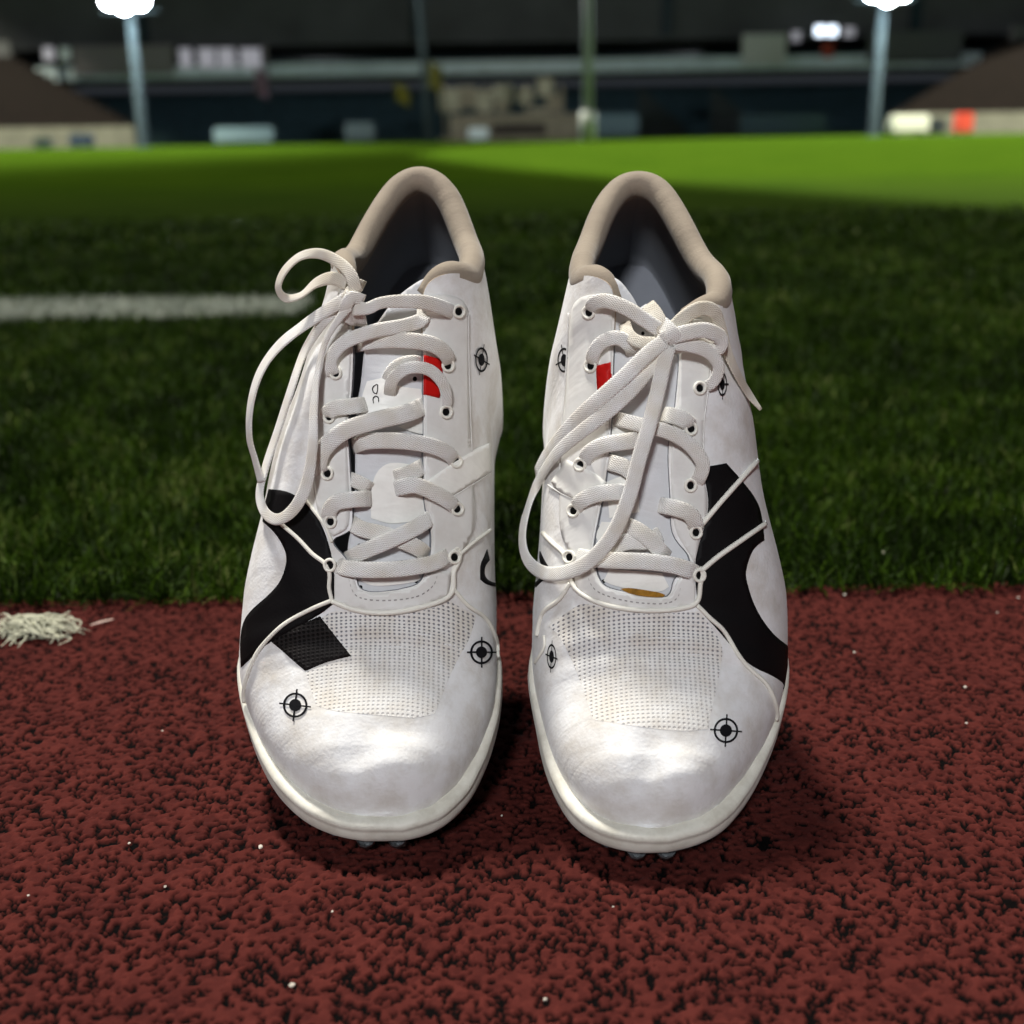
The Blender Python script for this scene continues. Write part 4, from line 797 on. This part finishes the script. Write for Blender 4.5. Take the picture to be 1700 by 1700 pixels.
for x in (80, 108): kid('lit_window', [pbox(x-7, 78, x+7, 100, Y1+.2, .15)], M_WIN if x == 80 else M_CONC, st_)
kid('white_screen', [pbox(1232, 56, 1306, 106, Y1+.4, .3)], simple('pale_screen', (.5, .5, .48), .8), st_)
for x, y, w_ in ((1322, 60, 7), (1362, 51, 8), (1382, 51, 8), (1410, 53, 9)): kid('box_light', [pbox(x-w_, y-8, x+w_, y+8, Y1+.2, .2)], M_WINW if 1350 < x < 1390 else M_WIN, st_)
kid('red_sign', [pbox(1366, 70, 1384, 96, Y1+.2, .2)], simple('red_sign', (.30, .05, .03), .6), st_)
kid('right_upper_panel', [pbox(1440, 50, 1600, 104, Y1+.4, .3)], simple('dim_grey_panel', (.08, .085, .08), .8), st_)
for a, b in ((1060, 1130), (1180, 1215)): kid('stair_flight', [(xz(a, 180, Y1)[0]+i*.35, Y1-.2-i*.01, 0, xz(a, 180, Y1)[0]+i*.35+.3, Y1-.1, 3.6-i*.3) for i in range(10)], simple('stair_concrete', (.05, .055, .055), .8), st_)
# side stands: brown terraces that rise away from the pitch, white wall in front
def side_stand(px_end, px_top, sgn, label):
    Yb = 84.0; e = empty('side_stand', (0, Yb, 0)); tag(e, label, 'grandstand', 'low brown side stands')
    bs = []; xe = xz(px_end, 215, Yb)[0]; xf = xe+sgn*60; 
    for i in range(14):
        x = xe+sgn*(i*.62); z1 = 1.45+i*.42; bs.append((min(x, x+sgn*(60)), Yb+.5+i*.02, 0 if i == 0 else 1.0, max(x, x+sgn*60), Yb+9, z1))
    # rows step up and towards the outside
    bs = [(min(xe+sgn*i*.80, xf), Yb+.5+i*.6, .0, max(xe+sgn*i*.80, xf), Yb+.5+i*.6+.597, 1.5+i*.37) for i in range(14)]
    kid('terrace', bs, M_BROWN, e, (0, Yb, 0))
    kid('front_wall', [(min(xe, xf), Yb, 0, max(xe, xf), Yb+.4, 1.35)], M_WALLW, e, (0, Yb, 0))
    kid('rear_parapet', [(min(xe+sgn*11, xf), Yb+9.2, 0, max(xe+sgn*11, xf), Yb+9.6, 7.4)], M_DARKC, e, (0, Yb, 0))
side_stand(222, 0, -1, 'low brown terraced stand with whitewashed front wall at the left edge')
side_stand(1482, 0, 1, 'low brown terraced stand with whitewashed front wall at the right edge')
# floodlight towers
def tower_light(t, Y):
    l = bpy.data.lights.new('tower_lamp_light', 'POINT'); l.energy = 11000; l.color = (.86, .95, 1.0); l.shadow_soft_size = .8
    o = bpy.data.objects.new('tower_lamp_light', l); col.objects.link(o); o.location = (t[0], Y-1.6, t[2]+1.0)
def tower(px0, py0, px1, py1, Y, label, lamps):
    b = at(px0, py0, Y); t = at(px1, py1, Y); b[2] = 0; e = empty('floodlight_tower', b); tag(e, label, 'floodlight', 'floodlight towers')
    V, Fc = [], []; seg = 14
    for k, (f, r_) in enumerate(((0, .45), (.03, .30), (1, .24))):
        c = b*(1-f)+t*f
        for j in range(seg): an = 2*math.pi*j/seg; V.append(c-b+np.array([r_*math.cos(an), r_*math.sin(an), 0]))
    Fc = [(i*seg+j, i*seg+(j+1) % seg, (i+1)*seg+(j+1) % seg, (i+1)*seg+j) for i in range(2) for j in range(seg)]+[tuple(2*seg+j for j in range(seg))]
    link('pole', meshdata('pole', V, Fc), M_STEEL, e)
    hd = kid('head_frame', [(t[0]-1.6, Y-.2, t[2]-.1, t[0]+1.6, Y+.2, t[2]+.1), (t[0]-1.6, Y-.2, t[2]+1.0, t[0]+1.6, Y+.2, t[2]+1.15), (t[0]-.12, Y+.2, t[2]-.2, t[0]+.12, Y+.3, t[2]+1.8)], M_STEEL, e, tuple(b))
    tower_light(t, Y)
    for dx, dz in lamps:
        bm = bmesh.new(); bmesh.ops.create_cone(bm, cap_ends=True, segments=18, radius1=.48, radius2=.24, depth=.5, matrix=Matrix.Translation(Vector((t[0]+dx-b[0], -.45, t[2]+dz))) @ Matrix.Rotation(-math.pi/2-.15, 4, 'X'))
        me = bpy.data.meshes.new('lamp'); bm.to_mesh(me); bm.free(); link('lamp', me, M_LAMP, hd)
tower(239, 240, 216, 18, 72, 'tall floodlight tower with glaring lamps at the left of the pitch', [(-.85, .5), (-.1, .25), (.8, .45), (-.5, 1.2), (.5, 1.2)])
tower(1450, 212, 1467, 0, 72, 'tall floodlight tower with glaring lamps at the right of the pitch', [(-.8, .35), (0, .1), (.8, .35), (-.4, 1.0), (.4, 1.0)])
# goal posts
def cyl(name, b, t, r_, m, parent=None, base=(0, 0, 0), seg=14):
    V = [tuple(np.array(c)+np.array([r_*math.cos(2*math.pi*j/seg), r_*math.sin(2*math.pi*j/seg), 0])-base) for c in (b, t) for j in range(seg)]
    return link(name, meshdata(name, V, [(j, (j+1) % seg, seg+(j+1) % seg, seg+j) for j in range(seg)]+[tuple(range(seg))[::-1], tuple(range(seg, 2*seg))]), m, parent)
Yg = 58.0; gb = at(976, 236, Yg); gb[2] = 0
e = empty('goal_post', gb); tag(e, 'tall grey goal post with a white padded foot, right of centre', 'goal post', 'tall goal posts at the far end')
cyl('post', gb, (gb[0]-.05, Yg, 9.5), .22, simple('goal_post_paint', (.42, .44, .48), .8), e, gb); cyl('post_padding', gb, (gb[0], Yg, 1.35), .36, simple('white_pad', (.80, .85, .75), .7), e, gb)
g2 = at(712, 239, 80); g2[2] = 0; e = empty('goal_post', g2); tag(e, 'thin dim goal post further off, left of the tan stall', 'goal post', 'tall goal posts at the far end')
cyl('post', g2, (g2[0]-.4, 80, 12), .20, simple('dim_steel', (.06, .075, .08), .6), e, g2)
# yellow and pink flags, each on its own pole
def flag(px, py, w, h, Y, c, label):
    b = at(px, py, Y); f0 = np.array([b[0], Y, 0]); e = empty('flag', f0); tag(e, label, 'flag')
    cyl('flag_pole', f0+(w*.5, 0, 0), (b[0]+w*.5, Y, b[2]+h*.6), .03, M_STEEL, e, f0)
    V = [(-w/2+w*i/8, -.05+.12*math.sin(i*1.1), b[2]-h/2+h*j/4-.06*i) for i in range(9) for j in range(5)]
    o = link('cloth', meshdata('cloth', V, [(i*5+j, (i+1)*5+j, (i+1)*5+j+1, i*5+j+1) for i in range(8) for j in range(4)]), simple('flag_cloth', c, .8), e)
flag(668, 151, 1.0, 1.2, 86, (.16, .14, .02), 'dull yellow flag left of the tan stall')
flag(722, 122, .9, 1.6, 84, (.16, .14, .03), 'yellow flag hanging in front of the balcony band')
flag(434, 133, .9, 1.7, 86, (.16, .10, .13), 'pinkish flag below the four lit windows')
# tan stall in the middle
Yt = 88.0; e = empty('timber_stall', (0, Yt, 0)); tag(e, 'long tan timber stall at the centre of the far touchline', 'stall')
x0, z0 = xz(748, 236, Yt); x1, z1 = xz(962, 188, Yt)
kid('stall_body', [(x0, Yt, 0, x1, Yt+3, z1)], M_TANB, e, (0, Yt, 0))
kid('counter_opening', [(xz(812, 0, Yt)[0], Yt-.06, .35, xz(905, 0, Yt)[0], Yt-.004, 1.15)], simple('dark_brown_opening', (.07, .055, .045), .8), e, (0, Yt, 0))
pr = [(728, 146, 762, 186), (762, 142, 790, 180), (792, 150, 818, 186), (820, 140, 850, 168), (822, 168, 846, 186), (858, 146, 884, 172), (892, 130, 918, 160), (908, 158, 936, 186), (880, 178, 910, 187)]
for i, (a, b_, c_, d_) in enumerate(pr): kid('roof_board', [pbox(a, b_, c_, d_, Yt+.3+.02*i, .2)], M_TANL if i % 3 != 1 else M_TANB, e, (0, Yt, 0))
kid('post', [(xz(720, 0, Yt)[0], Yt+.6, 0, xz(960, 0, Yt)[0], Yt+.8, .3)]+[(xz(x, 0, Yt)[0], Yt+.6, .303, xz(x, 0, Yt)[0]+.2, Yt+.8, xz(x, 140, Yt)[1]) for x in (730, 800, 870, 930)], M_TANB, e, (0, Yt, 0))
def thingbox(name, px0, py0, px1, py1, Y, depth, m, label, cat, legs=True, group=None):
    x0, _ = xz(px0, py1, Y); x1, z1 = xz(px1, py0, Y); e = empty(name, ((x0+x1)/2, Y, 0)); tag(e, label, cat, group); w = (x1-x0)/2; lg = .12*z1
    bm = bmesh.new(); bmesh.ops.create_cube(bm, size=1, matrix=Matrix.Translation((0, depth/2, (z1+lg)/2)) @ Matrix.Diagonal((2*w, depth, z1-lg, 1))); bmesh.ops.bevel(bm, geom=list(bm.edges), offset=min(w, z1)*.12, segments=2, affect='EDGES')
    me = bpy.data.meshes.new('panel'); bm.to_mesh(me); bm.free(); link('panel', me, m, e)
    for s in (-1, 1): V, Fc = boxes([(s*w*.7-.06, .02, 0, s*w*.7+.06, depth-.02, lg+.05)]); link('foot', meshdata('foot', V, Fc, False), M_DARKC, e)
thingbox('white_board', 778, 212, 811, 243, 76, .25, simple('white_board', (.85, .92, .92), .6), 'small bright white board on the grass in front of the tan stall', 'board')
thingbox('advert_board', 355, 210, 455, 240, 78, .3, simple('blue_grey_board', (.13, .18, .20), .7), 'wide blue grey board between the left floodlight and the goal post', 'board')
thingbox('advert_board', 572, 203, 622, 226, 80, .3, simple('pale_grey_board', (.13, .16, .16), .7), 'narrow pale grey board left of the thin goal post', 'board')
thingbox('advert_board', 988, 188, 1062, 218, 82, .3, simple('pale_grey_board_right', (.10, .14, .155), .7), 'dim grey board just right of the padded goal post', 'board')
thingbox('advert_board', 1228, 188, 1372, 222, 84, .3, simple('slate_board', (.055, .085, .10), .7), 'long slate board left of the right floodlight', 'board')
thingbox('storage_cabinet', 1478, 190, 1546, 224, 70, 1.0, simple('white_cabinet', (.50, .50, .45), .7), 'white box beside the foot of the right floodlight', 'cabinet')
thingbox('storage_cabinet', 1588, 187, 1618, 217, 70, .7, simple('red_cabinet', (.42, .05, .03), .7), 'red box in front of the right whitewashed wall', 'cabinet')
thingbox('equipment_bag', 58, 228, 80, 254, 70, .6, simple('dark_bag', (.03, .045, .045), .8), 'small dark bundle standing against the left whitewashed wall', 'bag')
thingbox('equipment_bag', 116, 222, 150, 250, 70, .6, simple('navy_bag', (.03, .045, .075), .8), 'navy bundle beside the small dark one at the left wall', 'bag')
thingbox('equipment_bag', 1546, 196, 1572, 218, 70, .6, simple('black_bag', (.02, .025, .03), .8), 'black bundle between the white box and the red box', 'bag')
